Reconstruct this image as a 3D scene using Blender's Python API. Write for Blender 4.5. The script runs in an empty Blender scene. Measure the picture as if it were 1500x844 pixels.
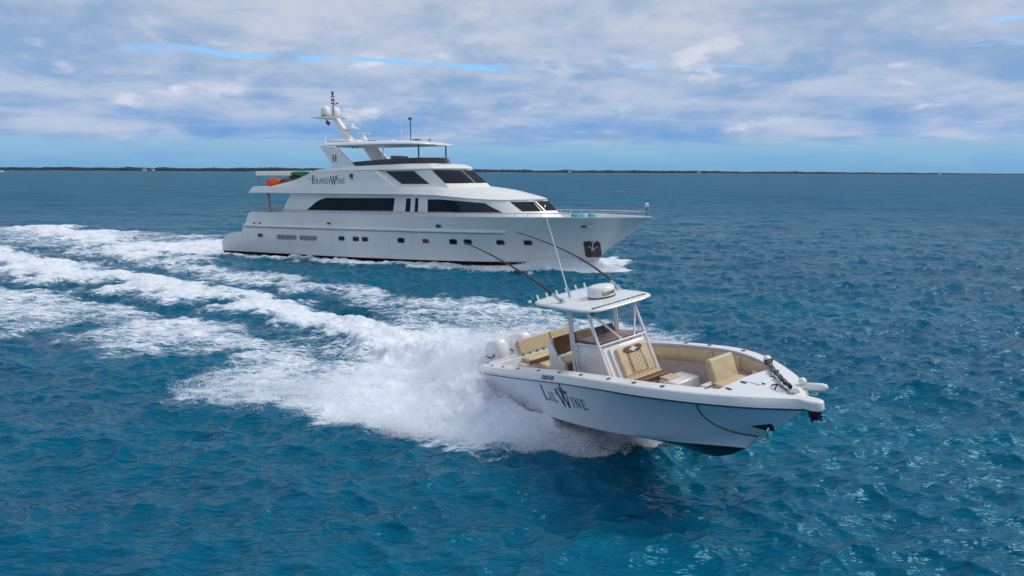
import bpy, math, random
import numpy as np
from mathutils import Matrix, Vector

random.seed(7); rng = np.random.default_rng(11)
scene = bpy.context.scene
C = scene.collection
R = math.radians

# ------------------------------------------------------------------ camera
F_PX, CAM_H = 1080.0, 6.5
cam_data = bpy.data.cameras.new('camera')
cam_data.sensor_width = 36.0
cam_data.lens = F_PX * 36.0 / 1500.0
cam_data.clip_start = 0.1
cam_data.clip_end = 60000.0
cam = bpy.data.objects.new('camera', cam_data)
C.objects.link(cam)
pitch = math.atan(171 / F_PX); roll = R(0.25)
fwd = Vector((0, math.cos(pitch), -math.sin(pitch))); rt = Vector((1, 0, 0)); up = rt.cross(fwd)
r2 = rt * math.cos(roll) + up * math.sin(roll); u2 = up * math.cos(roll) - rt * math.sin(roll)
M = Matrix.Identity(4)
for i in range(3):
    M[i][0] = r2[i]; M[i][1] = u2[i]; M[i][2] = -fwd[i]
M[2][3] = CAM_H
cam.matrix_world = M
scene.camera = cam

# ------------------------------------------------------------------ sky and sun
SUN_AZ, SUN_EL = R(90), R(52)           # azimuth measured from +Y towards +X
world = bpy.data.worlds.new('World'); scene.world = world; world.use_nodes = True


class NT:
    """small helper to write node trees"""
    def __init__(s, tree): s.t = tree; s.n = tree.nodes; s.l = tree.links
    def new(s, typ, **kw):
        nd = s.n.new(typ)
        for k, v in kw.items():
            if k.startswith('i_'):
                key = k[2:]; key = int(key) if key.isdigit() else key.replace('_', ' ')
                s.set(nd.inputs[key], v)
            else: setattr(nd, k, v)
        return nd
    def set(s, sock, v):
        if isinstance(v, bpy.types.NodeSocket): s.l.new(v, sock)
        else: sock.default_value = v
    def math(s, op, a, b=0.0, c=0.0, clamp=False):
        nd = s.n.new('ShaderNodeMath'); nd.operation = op; nd.use_clamp = clamp
        for i, v in enumerate((a, b, c)): s.set(nd.inputs[i], v)
        return nd.outputs[0]
    def smooth(s, x, lo, hi, a=0.0, b=1.0):
        nd = s.n.new('ShaderNodeMapRange'); nd.interpolation_type = 'SMOOTHSTEP'
        for i, v in enumerate((x, lo, hi, a, b)): s.set(nd.inputs[i], v)
        return nd.outputs[0]
    def mix(s, f, a, b):
        nd = s.n.new('ShaderNodeMix'); nd.data_type = 'RGBA'
        s.set(nd.inputs[0], f); s.set(nd.inputs[6], a); s.set(nd.inputs[7], b)
        return nd.outputs[2]
    def noise(s, vec, scale, detail=4.0, rough=0.5, dist=0.0, lac=2.0):
        nd = s.n.new('ShaderNodeTexNoise')
        s.set(nd.inputs['Vector'], vec)
        nd.inputs['Scale'].default_value = scale; nd.inputs['Detail'].default_value = detail
        nd.inputs['Roughness'].default_value = rough; nd.inputs['Distortion'].default_value = dist
        nd.inputs['Lacunarity'].default_value = lac
        return nd.outputs['Fac']


def rgba(c): return (c[0], c[1], c[2], 1.0)


w = NT(world.node_tree); w.n.clear()
wout = w.new('ShaderNodeOutputWorld')
sky = w.new('ShaderNodeTexSky', sky_type='NISHITA', sun_disc=False, sun_elevation=SUN_EL, sun_rotation=SUN_AZ,
            altitude=0.0, air_density=1.0, dust_density=0.1, ozone_density=4.0)
skc = w.new('ShaderNodeMix', data_type='RGBA', blend_type='MULTIPLY', i_0=1.0, i_6=sky.outputs[0], i_7=(0.95, 1.40, 1.70, 1)).outputs[2]
bg_sky = w.new('ShaderNodeBackground', i_Color=skc, i_Strength=0.07)
tc = w.new('ShaderNodeTexCoord')
sep = w.new('ShaderNodeSeparateXYZ', i_Vector=tc.outputs['Generated'])
zc = w.math('MAXIMUM', sep.outputs[2], 0.0)
den = w.math('ADD', zc, 0.07)
cu = w.math('DIVIDE', sep.outputs[0], den); cv = w.math('DIVIDE', sep.outputs[1], den)
cvec = w.new('ShaderNodeCombineXYZ', i_0=cu, i_1=cv, i_2=0.0).outputs[0]
n_big = w.noise(cvec, 0.42, 5.0, 0.55, 0.4)
n_mid = w.noise(cvec, 1.0, 7.0, 0.55, 0.3)
off = w.new('ShaderNodeVectorMath', operation='ADD', i_0=cvec, i_1=(7.3, 2.1, 4.0)).outputs[0]
n_lum = w.noise(off, 0.55, 6.0, 0.52, 0.5)
n_fine = w.noise(off, 1.9, 6.0, 0.55, 0.4)
# light and dark of the cloud deck
azi = w.math('ARCTAN2', sep.outputs[0], sep.outputs[1])
pvec = w.new('ShaderNodeCombineXYZ', i_0=azi, i_1=w.math('MULTIPLY', w.math('POWER', w.math('ADD', zc, 0.004), 0.8), 2.0), i_2=0.0).outputs[0]
n_puff = w.noise(pvec, 6.5, 9.0, 0.60, 0.35); n_puff2 = w.noise(pvec, 19.0, 7.0, 0.6, 0.3)
lum = w.math('ADD', w.math('MULTIPLY', n_lum, 0.34), w.math('MULTIPLY', n_fine, 0.16))
lum = w.math('ADD', lum, w.math('ADD', w.math('MULTIPLY', n_puff, 0.36), w.math('MULTIPLY', n_puff2, 0.14)))
lum = w.math('ADD', lum, w.math('MULTIPLY', w.math('SUBTRACT', n_big, 0.5), 0.22))
lum = w.smooth(lum, 0.39, 0.60)
hi = w.smooth(zc, 0.06, 0.24)                                  # the deck gets greyer overhead
cl_dark = w.mix(hi, (0.185, 0.330, 0.560, 1), (0.255, 0.365, 0.535, 1))
cl_lite = w.mix(hi, (0.430, 0.505, 0.650, 1), (0.490, 0.530, 0.615, 1))
cloud = w.mix(lum, cl_dark, cl_lite)
# low puffs, brighter and rosier
puff = w.noise(w.new('ShaderNodeVectorMath', operation='ADD', i_0=pvec, i_1=(3.7, 1.3, 0.0)).outputs[0], 9.0, 7.0, 0.55, 0.25)
puffm = w.math('MULTIPLY', w.smooth(puff, 0.56, 0.70), w.math('MULTIPLY', w.smooth(zc, 0.03, 0.06), w.smooth(zc, 0.12, 0.2, 1.0, 0.2)))
cloud = w.mix(w.math('MULTIPLY', puffm, 0.6), cloud, (0.78, 0.74, 0.79, 1))
# clear strip above the horizon
strip = w.math('ADD', zc, w.math('MULTIPLY', w.math('SUBTRACT', n_mid, 0.5), 0.03))
low = w.smooth(strip, 0.028, 0.046, 1.0, 0.0)
haze = w.mix(w.smooth(w.math('ADD', zc, w.math('MULTIPLY', w.math('SUBTRACT', n_puff, 0.5), 0.05)), 0.0, 0.035), (0.160, 0.350, 0.575, 1), (0.235, 0.425, 0.615, 1))
under = w.math('MULTIPLY', w.math('MULTIPLY', w.smooth(strip, 0.030, 0.048), w.smooth(strip, 0.055, 0.085, 1.0, 0.0)), w.smooth(w.noise(pvec, 4.5, 5.0, 0.55), 0.42, 0.60))
cloud = w.mix(w.math('MULTIPLY', under, 0.75), cloud, (0.120, 0.300, 0.610, 1))
cloud = w.mix(low, cloud, haze)
bg_cl = w.new('ShaderNodeBackground', i_Color=cloud, i_Strength=0.79)
# openings in the deck through which the sky shows
gap = w.math('ADD', w.math('MULTIPLY', n_big, 0.7), w.math('MULTIPLY', n_mid, 0.3))
gapm = w.math('MULTIPLY', w.smooth(gap, 0.352, 0.325), w.smooth(zc, 0.05, 0.09))
# a long thin rift in the cloud deck above the boats, and smaller ones beside it
wob = w.math('MULTIPLY', w.math('SUBTRACT', w.noise(pvec, 7.0, 4.0, 0.5), 0.5), 0.035)
band = w.math('SUBTRACT', zc, w.math('ADD', 0.134, wob))
band = w.math('SUBTRACT', band, w.math('MULTIPLY', azi, -0.018))
thick = w.math('MULTIPLY_ADD', w.noise(pvec, 4.0, 3.0, 0.5), 0.024, -0.0060)
rift = w.math('MULTIPLY', w.smooth(w.math('ABSOLUTE', band), 0.0015, thick, 1.0, 0.0), w.math('MULTIPLY', w.smooth(azi, 0.22, 0.36, 1.0, 0.0), w.smooth(w.noise(w.new('ShaderNodeVectorMath', operation='ADD', i_0=pvec, i_1=(0.9, 5.0, 0.0)).outputs[0], 6.0, 4.0, 0.55), 0.44, 0.54)))
gapm = w.math('MAXIMUM', gapm, w.math('MULTIPLY', rift, 0.95))
cover = w.math('SUBTRACT', 1.0, w.math('MULTIPLY', gapm, 0.9))
wm = w.new('ShaderNodeMixShader'); w.l.new(cover, wm.inputs[0]); w.l.new(bg_sky.outputs[0], wm.inputs[1]); w.l.new(bg_cl.outputs[0], wm.inputs[2])
w.l.new(wm.outputs[0], wout.inputs[0])

sun_d = bpy.data.lights.new('sun', 'SUN'); sun_d.energy = 1.5; sun_d.angle = R(24); sun_d.color = (1.0, 0.95, 0.87)
sun = bpy.data.objects.new('sun', sun_d); C.objects.link(sun)
sdir = Vector((math.sin(SUN_AZ) * math.cos(SUN_EL), math.cos(SUN_AZ) * math.cos(SUN_EL), math.sin(SUN_EL)))
sun.rotation_euler = sdir.to_track_quat('Z', 'Y').to_euler()
sun.location = (60, 0, 60)
vs = scene.view_settings
vs.view_transform = 'Standard'; vs.look = 'None'; vs.exposure = 0.56; vs.gamma = 1.0; vs.use_curve_mapping = False
scene.cycles.max_bounces = 8; scene.cycles.transparent_max_bounces = 12
scene.cycles.caustics_reflective = False; scene.cycles.caustics_refractive = False

# ------------------------------------------------------------------ materials
MATS = {}


def mat(name, col, rough=0.4, metal=0.0, var=0.05, vscale=3.0, spec=0.5, bump=0.0, bscale=40.0, coat=0.0):
    if name in MATS: return MATS[name]
    m = bpy.data.materials.new(name); m.use_nodes = True; t = NT(m.node_tree)
    b = t.n['Principled BSDF']
    tcn = t.new('ShaderNodeTexCoord')
    n = t.noise(tcn.outputs['Object'], vscale, 5.0, 0.6)
    lo = tuple(max(0, c * (1 - var * 1.6)) for c in col); hi_ = tuple(min(1, c * (1 + var)) for c in col)
    t.l.new(t.mix(t.smooth(n, 0.3, 0.7), rgba(lo), rgba(hi_)), b.inputs['Base Color'])
    t.l.new(t.smooth(n, 0.3, 0.7, rough * 0.85, min(1, rough * 1.2)), b.inputs['Roughness'])
    b.inputs['Metallic'].default_value = metal
    b.inputs['Specular IOR Level'].default_value = spec
    b.inputs['Coat Weight'].default_value = coat
    if bump:
        bn = t.new('ShaderNodeBump', i_Strength=bump, i_Distance=0.01)
        t.l.new(t.noise(tcn.outputs['Object'], bscale, 4.0, 0.6), bn.inputs['Height'])
        t.l.new(bn.outputs[0], b.inputs['Normal'])
    MATS[name] = m
    return m


def mat_hull(name, col, rough, streak):
    """painted hull: gloss with faint vertical run-off streaks and broad unevenness"""
    m = bpy.data.materials.new(name); m.use_nodes = True; t = NT(m.node_tree); b = t.n['Principled BSDF']
    tcn = t.new('ShaderNodeTexCoord')
    mp = t.new('ShaderNodeMapping'); t.l.new(tcn.outputs['Object'], mp.inputs[0]); mp.inputs['Scale'].default_value = (3.2, 3.2, 0.25)
    n1 = t.noise(mp.outputs[0], 1.0, 5.0, 0.65); n2 = t.noise(tcn.outputs['Object'], 0.5, 3.0, 0.5)
    f = t.math('MULTIPLY', t.smooth(n1, 0.52, 0.78), streak)
    base = t.mix(t.smooth(n2, 0.3, 0.7), rgba(tuple(c * 0.95 for c in col)), rgba(col))
    t.l.new(t.mix(f, base, (0.42, 0.36, 0.28, 1)), b.inputs['Base Color'])
    b.inputs['Roughness'].default_value = rough; b.inputs['Specular IOR Level'].default_value = 0.75
    bn = t.new('ShaderNodeBump', i_Strength=0.12, i_Distance=0.02)
    t.l.new(t.noise(tcn.outputs['Object'], 0.9, 2.0, 0.5), bn.inputs['Height']); t.l.new(bn.outputs[0], b.inputs['Normal'])
    MATS[name] = m
    return m


def mat_quilt(name, col, seam):
    """vinyl cushion, stitched in diamonds"""
    m = bpy.data.materials.new(name); m.use_nodes = True; t = NT(m.node_tree); b = t.n['Principled BSDF']
    tcn = t.new('ShaderNodeTexCoord'); s3 = t.new('ShaderNodeSeparateXYZ', i_Vector=tcn.outputs['Object'])
    k = 8.0
    a = t.math('MULTIPLY', t.math('ADD', s3.outputs[1], t.math('ADD', s3.outputs[2], s3.outputs[0])), k)
    c = t.math('MULTIPLY', t.math('SUBTRACT', s3.outputs[1], t.math('ADD', s3.outputs[2], s3.outputs[0])), k)
    fa = t.math('ABSOLUTE', t.math('SUBTRACT', t.math('FRACT', a), 0.5)); fc = t.math('ABSOLUTE', t.math('SUBTRACT', t.math('FRACT', c), 0.5))
    d = t.math('MINIMUM', fa, fc)
    f = t.smooth(d, 0.0, 0.10)
    n = t.noise(tcn.outputs['Object'], 6.0, 4.0, 0.6)
    base = t.mix(t.smooth(n, 0.3, 0.7), rgba(tuple(x * 0.9 for x in col)), rgba(col))
    t.l.new(t.mix(f, rgba(seam), base), b.inputs['Base Color'])
    b.inputs['Roughness'].default_value = 0.5
    bn = t.new('ShaderNodeBump', i_Strength=0.5, i_Distance=0.012); t.l.new(t.smooth(d, 0.0, 0.3), bn.inputs['Height']); t.l.new(bn.outputs[0], b.inputs['Normal'])
    MATS[name] = m
    return m


yw = mat_hull('yacht_paint', (0.84, 0.82, 0.775), 0.22, 0.10)
yh = mat_hull('yacht_hull_paint', (0.79, 0.775, 0.735), 0.16, 0.22)
gel = mat_hull('gelcoat_white', (0.85, 0.825, 0.80), 0.20, 0.08)
hullw = mat_hull('speedboat_hull_paint', (0.84, 0.83, 0.87), 0.09, 0.05)
boot = mat('antifouling_black', (0.012, 0.012, 0.014), 0.35, var=0.3)
bootbrown = mat('boot_stripe_dark', (0.035, 0.030, 0.030), 0.4, var=0.3)
glass = mat('tinted_glass', (0.006, 0.007, 0.011), 0.05, var=0.2, spec=0.55)
glassb = mat('smoked_screen', (0.018, 0.018, 0.030), 0.08, var=0.2, spec=0.6)
chrome = mat('stainless_steel', (0.62, 0.62, 0.63), 0.22, metal=0.9)
alum = mat('white_powder_coated_tube', (0.80, 0.79, 0.79), 0.3)
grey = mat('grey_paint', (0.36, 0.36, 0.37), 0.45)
dgrey = mat('dark_grey_fitting', (0.05, 0.05, 0.055), 0.45)
black = mat('black_rubber', (0.012, 0.012, 0.013), 0.5)
ink = mat('black_lettering', (0.03, 0.028, 0.045), 0.4)
inkg = mat('grey_lettering', (0.11, 0.105, 0.105), 0.5)
teak = mat('teak', (0.24, 0.13, 0.07), 0.6, var=0.2, vscale=8)
tan = mat('tan_vinyl', (0.61, 0.48, 0.30), 0.5, var=0.08, vscale=5, bump=0.3, bscale=8)
tanq = mat_quilt('tan_quilted_vinyl', (0.60, 0.47, 0.295), (0.38, 0.27, 0.15))
brown = mat('brown_vinyl', (0.13, 0.06, 0.022), 0.45, var=0.2)
dash = mat('dash_panel', (0.44, 0.24, 0.19), 0.35, var=0.1)
liner = mat('cockpit_liner', (0.52, 0.42, 0.43), 0.4)
orange = mat('orange_fabric', (0.75, 0.10, 0.010), 0.55, var=0.25, vscale=6, bump=0.6, bscale=6)
green = mat('green_fabric', (0.012, 0.20, 0.06), 0.55, var=0.3, vscale=6, bump=0.6, bscale=6)
teal = mat('turquoise_canvas', (0.10, 0.42, 0.50), 0.7, var=0.2, vscale=8, bump=0.6, bscale=8)
fenderw = mat('white_vinyl', (0.85, 0.83, 0.80), 0.35)
rope_m = mat('weathered_rope', (0.13, 0.11, 0.09), 0.8, var=0.3, vscale=40)
redp = mat('red_cloth', (0.35, 0.03, 0.04), 0.7)
carbon = mat('dark_pole', (0.022, 0.020, 0.022), 0.35)


def mat_chain():
    m = bpy.data.materials.new('black_and_white_braid'); m.use_nodes = True; t = NT(m.node_tree); b = t.n['Principled BSDF']
    tcn = t.new('ShaderNodeTexCoord')
    ck = t.new('ShaderNodeTexVoronoi', feature='F1', i_Vector=tcn.outputs['Object'], i_Scale=26.0)
    t.l.new(t.mix(t.smooth(ck.outputs['Distance'], 0.30, 0.36), (0.55, 0.53, 0.50, 1), (0.015, 0.014, 0.014, 1)), b.inputs['Base Color'])
    b.inputs['Roughness'].default_value = 0.75
    return m


braid = mat_chain()


def mat_clear():
    m = bpy.data.materials.new('clear_acrylic'); m.use_nodes = True; t = NT(m.node_tree); t.n.remove(t.n['Principled BSDF'])
    out = [n for n in t.n if n.type == 'OUTPUT_MATERIAL'][0]
    tr = t.new('ShaderNodeBsdfTransparent', i_Color=(0.97, 0.975, 0.985, 1)); gl = t.new('ShaderNodeBsdfGlossy', i_Roughness=0.06)
    lw = t.new('ShaderNodeLayerWeight', i_Blend=0.25); fr = t.math('ADD', 0.04, t.math('MULTIPLY', t.math('POWER', lw.outputs['Facing'], 4.0), 0.5))
    mx = t.new('ShaderNodeMixShader'); t.l.new(fr, mx.inputs[0]); t.l.new(tr.outputs[0], mx.inputs[1]); t.l.new(gl.outputs[0], mx.inputs[2])
    t.l.new(mx.outputs[0], out.inputs[0])
    return m


clear = mat_clear()

# ------------------------------------------------------------------ object helpers


def finish(me, smooth=35):
    me.validate()
    if smooth:
        me.polygons.foreach_set('use_smooth', [True] * len(me.polygons))
        me.set_sharp_from_angle(angle=R(smooth))
    me.update()


def mesh_obj(name, verts, faces, mats, parent=None, smooth=35, fmat=None):
    me = bpy.data.meshes.new(name)
    me.from_pydata([tuple(map(float, v)) for v in verts], [], faces)
    for m in (mats if isinstance(mats, (list, tuple)) else [mats]): me.materials.append(m)
    if fmat is not None: me.polygons.foreach_set('material_index', fmat)
    finish(me, smooth)
    import bmesh
    bm = bmesh.new(); bm.from_mesh(me); bmesh.ops.recalc_face_normals(bm, faces=bm.faces); bm.to_mesh(me); bm.free()
    o = bpy.data.objects.new(name, me); C.objects.link(o)
    if parent: o.parent = parent
    return o


class MB:
    """collects shapes into one mesh"""
    def __init__(s): s.v = []; s.f = []; s.m = []
    def add(s, v, f, mi=0):
        o = len(s.v); s.v += [tuple(map(float, p)) for p in v]; s.f += [tuple(i + o for i in q) for q in f]; s.m += [mi] * len(f)
        return s
    def box(s, c, d, rot=None, mi=0, taper=1.0):
        c = Vector(c); x, y, z = (k / 2 for k in d)
        pts = [Vector((sx * x * (taper if sz > 0 else 1), sy * y * (taper if sz > 0 else 1), sz * z)) for sz in (-1, 1) for sy in (-1, 1) for sx in (-1, 1)]
        if rot is not None: pts = [rot @ p for p in pts]
        return s.add([c + p for p in pts], [(0, 2, 3, 1), (4, 5, 7, 6), (0, 1, 5, 4), (2, 6, 7, 3), (0, 4, 6, 2), (1, 3, 7, 5)], mi)
    def prism(s, poly, axis, a, b, mi=0):
        """polygon in the two other axes, extruded along `axis` from a to b"""
        n = len(poly)
        def P(p, k):
            q = list(p); q.insert(axis, k); return q
        v = [P(p, a) for p in poly] + [P(p, b) for p in poly]
        f = [tuple(range(n))[::-1], tuple(range(n, 2 * n))] + [(i, (i + 1) % n, n + (i + 1) % n, n + i) for i in range(n)]
        return s.add(v, f, mi)
    def tube(s, pts, r, n=8, mi=0, cap=True, r2=None):
        pts = [Vector(p) for p in pts]; rings = []
        m = len(pts); prev = None
        for i, p in enumerate(pts):
            t = (pts[min(i + 1, m - 1)] - pts[max(i - 1, 0)]).normalized()
            a = prev if prev is not None else (Vector((0, 0, 1)) if abs(t.z) < 0.9 else Vector((1, 0, 0)))
            u = (a - t * a.dot(t)).normalized(); v = t.cross(u); prev = u
            rr = r if r2 is None else r + (r2 - r) * i / (m - 1)
            rings.append([p + (u * math.cos(2 * math.pi * k / n) + v * math.sin(2 * math.pi * k / n)) * rr for k in range(n)])
        vv = [q for g in rings for q in g]
        f = [(i * n + k, i * n + (k + 1) % n, (i + 1) * n + (k + 1) % n, (i + 1) * n + k) for i in range(m - 1) for k in range(n)]
        if cap: f += [tuple(range(n))[::-1], tuple(range((m - 1) * n, m * n))]
        return s.add(vv, f, mi)
    def lathe(s, prof, c, n=24, mi=0, ax=None):
        """profile of (r, z) turned round z through c"""
        c = Vector(c); vv = []
        for (r, z) in prof:
            for k in range(n):
                p = Vector((r * math.cos(2 * math.pi * k / n), r * math.sin(2 * math.pi * k / n), z))
                vv.append(c + (ax @ p if ax is not None else p))
        m = len(prof)
        f = [(i * n + k, i * n + (k + 1) % n, (i + 1) * n + (k + 1) % n, (i + 1) * n + k) for i in range(m - 1) for k in range(n)]
        f += [tuple(range(n))[::-1], tuple(range((m - 1) * n, m * n))]
        return s.add(vv, f, mi)
    def loft(s, rings, closed=False, cap=False, mi=0, mis=None):
        n = len(rings[0]); m = len(rings); vv = [q for g in rings for q in g]; f = []; mm = []
        for i in range(m - 1):
            for k in range(n if closed else n - 1):
                f.append((i * n + k, i * n + (k + 1) % n, (i + 1) * n + (k + 1) % n, (i + 1) * n + k)); mm.append(mis[k] if mis else mi)
        if cap:
            f += [tuple(range(n))[::-1], tuple(range((m - 1) * n, m * n))]; mm += [mi, mi]
        s.add(vv, f, mi); s.m[-len(f):] = mm
        return s
    def build(s, name, mats, parent=None, smooth=35, bevel=0.0, seg=2, weld=False):
        o = mesh_obj(name, s.v, s.f, mats, parent, smooth, s.m)
        if bevel:
            b = o.modifiers.new('bevel', 'BEVEL'); b.width = bevel; b.segments = seg; b.limit_method = 'ANGLE'; b.angle_limit = R(40)
        return o


def cushion(name, c, d, m, parent, rot=None, r=0.05, puff=0.0, seg=4):
    o = MB().box((0, 0, 0), d).build(name, m, parent, smooth=60)
    o.location = c
    if rot is not None: o.rotation_euler = rot.to_euler() if isinstance(rot, Matrix) else rot
    b = o.modifiers.new('bevel', 'BEVEL'); b.width = min(r, min(d) * 0.45); b.segments = seg; b.limit_method = 'NONE'
    return o


def thing(name, label, cat, loc=(0, 0, 0), rot=(0, 0, 0), group=None):
    o = bpy.data.objects.new(name, None); C.objects.link(o); o.empty_display_size = 0.3
    o.location = loc; o.rotation_euler = rot
    return tag(o, label, cat, group)


def tag(o, label, cat, group=None, kind=None):
    o['label'] = label; o['category'] = cat
    if group: o['group'] = group
    if kind: o['kind'] = kind
    return o


def itp(x, tab):
    xs, ys = zip(*tab)
    return float(np.interp(x, xs, ys))


def hermite(t, xs, ys):
    xs = np.array(xs, float); ys = np.array(ys, float); m = np.gradient(ys, xs); t = np.atleast_1d(np.asarray(t, float))
    i = np.clip(np.searchsorted(xs, t) - 1, 0, len(xs) - 2); h = xs[i + 1] - xs[i]; u = (t - xs[i]) / h
    return (2*u**3-3*u**2+1)*ys[i] + (u**3-2*u**2+u)*h*m[i] + (-2*u**3+3*u**2)*ys[i+1] + (u**3-u**2)*h*m[i+1]


# ------------------------------------------------------------------ lettering: thick and thin strokes with serifs
def arc(cx, cy, rx, ry, a0, a1, w0, n=7):
    p = [(cx + rx * math.cos(R(a0 + (a1 - a0) * i / n)), cy + ry * math.sin(R(a0 + (a1 - a0) * i / n))) for i in range(n + 1)]
    return [(*p[i], *p[i + 1], w0) for i in range(n)]


def sf(x, y, h=0.12, t=0.06): return (x - h, y, x + h, y, t)


GL = {
    'L': (0.66, [(.16, 0, .16, 1, .15), sf(.16, .98), sf(.14, .03), (.16, .03, .60, .03, .07), (.60, 0, .62, .24, .06)]),
    'I': (0.36, [(.16, 0, .16, 1, .15), sf(.16, .98), sf(.16, .03)]),
    "'": (0.26, [(.12, .72, .14, 1.02, .13)]),
    'W': (1.02, [(.02, 1, .28, 0, .16), (.28, 0, .48, .85, .07), (.46, .95, .70, 0, .16), (.70, 0, .96, 1, .07), sf(.02, .98), sf(.48, .96), sf(.95, .98)]),
    'N': (0.82, [(.12, 0, .12, 1, .07), (.10, 1, .66, 0, .16), (.66, 0, .66, 1, .07), sf(.12, .98), sf(.12, .03), sf(.66, .98)]),
    'E': (0.64, [(.15, 0, .15, 1, .15), (.08, .97, .56, .97, .07), (.15, .52, .46, .52, .07), (.08, .03, .58, .03, .07), (.56, .97, .56, .76, .06), (.58, 0, .60, .24, .06), (.46, .42, .46, .62, .06)]),
    'B': (0.68, [(.15, 0, .15, 1, .15), sf(.10, .97), sf(.10, .03)] + arc(.28, .75, .20, .22, -90, 90, .09) + arc(.28, .27, .26, .24, -90, 90, .10) + [(.15, .97, .28, .97, .06), (.15, .53, .28, .53, .06), (.15, .03, .28, .03, .06)]),
    'R': (0.72, [(.15, 0, .15, 1, .15), sf(.15, .97), sf(.15, .03)] + arc(.28, .74, .22, .23, -90, 90, .10) + [(.15, .97, .28, .97, .06), (.15, .51, .28, .51, .06), (.30, .5, .62, .02, .14)]),
    'A': (0.74, [(.04, 0, .35, 1, .07), (.33, 1, .68, 0, .16), (.16, .36, .54, .36, .06), sf(.05, .03, .1), sf(.67, .03, .1)]),
    'D': (0.78, [(.15, 0, .15, 1, .15), sf(.12, .97), sf(.12, .03)] + arc(.26, .5, .40, .47, -90, 90, .10, 10) + [(.15, .97, .26, .97, .06), (.15, .03, .26, .03, .06)]),
    'H': (0.80, [(.15, 0, .15, 1, .15), (.62, 0, .62, 1, .15), (-.05, .45, .80, .58, .10), sf(.15, .97), sf(.15, .03), sf(.62, .97), sf(.62, .03)]),
    'F': (0.60, [(.12, 0, .12, 1, .2), (.12, .92, .55, .92, .18), (.12, .5, .45, .5, .18)]),
    'O': (0.80, arc(.38, .5, .30, .42, 0, 360, .18, 14)),
    'U': (0.76, [(.12, .3, .12, 1, .2), (.60, .3, .60, 1, .2)] + arc(.36, .32, .24, .24, 180, 360, .18)),
    'T': (0.66, [(.32, 0, .32, 1, .2), (.0, .92, .64, .92, .18)]),
    'G': (0.80, arc(.40, .5, .32, .43, 40, 330, .17, 12) + [(.42, .45, .72, .45, .15), (.70, .1, .70, .45, .16)]),
    'M': (0.95, [(.10, 0, .10, 1, .18), (.10, 1, .45, .3, .18), (.45, .3, .80, 1, .18), (.80, 0, .80, 1, .18)]),
}


def lettering(name, runs, fn, m, parent, thick=0.004):
    """runs: list of (char, x, y, size_x, size_y) in the sheet's own (u, v); fn maps (u, v, lift) on to the surface"""
    mb = MB()
    for ch, x, y, sx, sy in runs:
        strokes = GL[ch][1] if isinstance(ch, str) else ch
        for k, (x0, y0, x1, y1, t) in enumerate(strokes):
            a = Vector((x + x0 * sx, y + y0 * sy)); b = Vector((x + x1 * sx, y + y1 * sy))
            d = b - a; L = d.length
            if L < 1e-6: continue
            d /= L; nrm = Vector((-d.y, d.x)) * t * 0.5 * (sx + sy) * 0.5
            pts = []
            lift = thick + 0.0006 * (k % 6)
            for (q, s) in ((a, -1), (a.lerp(b, .5), -1), (b, -1), (b, 1), (a.lerp(b, .5), 1), (a, 1)):
                p = q + nrm * s; pts.append(p)
            v = [fn(p.x, p.y, lift) for p in pts] + [fn(p.x, p.y, -0.003) for p in pts]
            f = [(0, 1, 4, 5), (1, 2, 3, 4), (6, 11, 10, 7), (7, 10, 9, 8)] + [(i, i + 6, (i + 1) % 6 + 6, (i + 1) % 6) for i in range(6)]
            mb.add(v, f)
    return mb.build(name, m, parent, smooth=0)


def word(txt, x, y, sx, sy, caps=1.0, track=0.06, shear=0.0):
    runs = []; first = True
    for ch in txt:
        if ch == ' ': x += 0.35 * sx; continue
        runs.append((ch, x, y, sx, sy)); x += (GL[ch][0] + track) * sx
    return runs, x

#@@SEA@@
#@@YACHT@@
#@@BOAT@@
#@@FAR@@
# ------------------------------------------------------------------ where the two boats are
YACHT_POS, YACHT_ROT = (-21.783, 61.681, 0.0), (0.0, -R(0.7), R(-25.0))
BOAT_POS, BOAT_ROT = (0.504, 21.135, 0.13), (R(8.66), -R(4.28), R(-61.12))


def to_frame(x, y, pos, yaw):
    dx, dy = x - pos[0], y - pos[1]; c, s = math.cos(yaw), math.sin(yaw)
    return dx * c + dy * s, -dx * s + dy * c


# yacht waterline half breadth, bow included
Y_WL = [(0, 3.25), (16, 3.3), (20, 2.95), (23, 2.4), (26, 1.55), (28.5, .7), (30.3, .03)]

# ------------------------------------------------------------------ sea surface: wind waves, wakes, foam


def spectrum_tile(L, N, seed, lam_p, hs, lmin, lmax, wind, s=2.0, p=4.0):
    g = np.random.default_rng(seed)
    k1 = 2 * np.pi * np.fft.fftfreq(N, L / N); kx, ky = np.meshgrid(k1, k1, indexing='ij')
    k = np.hypot(kx, ky); k[0, 0] = 1
    th = np.arctan2(ky, kx) - wind
    S = k ** (-p) * np.exp(-1.25 * (2 * np.pi / lam_p / k) ** 2) * np.abs(np.cos(th / 2)) ** (2 * s)
    lam = 2 * np.pi / k
    S[(lam < lmin) | (lam > lmax)] = 0; S[0, 0] = 0
    Hk = (g.normal(size=k.shape) + 1j * g.normal(size=k.shape)) * np.sqrt(S)
    h = np.fft.ifft2(Hk).real; sc = hs / 4 / h.std()
    dx = np.fft.ifft2(-1j * kx / k * Hk).real; dy = np.fft.ifft2(-1j * ky / k * Hk).real
    return L, np.stack([h * sc, dx * sc, dy * sc], -1)


def noise_tile(L, N, seed, lmin, lmax, p=1.6):
    g = np.random.default_rng(seed)
    k1 = np.fft.fftfreq(N, L / N); kx, ky = np.meshgrid(k1, k1, indexing='ij'); k = np.hypot(kx, ky); k[0, 0] = 1
    A = k ** (-p) * ((1 / k >= lmin) & (1 / k <= lmax))
    h = np.fft.ifft2((g.normal(size=k.shape) + 1j * g.normal(size=k.shape)) * A).real
    return L, (h / h.std())[..., None]


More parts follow.
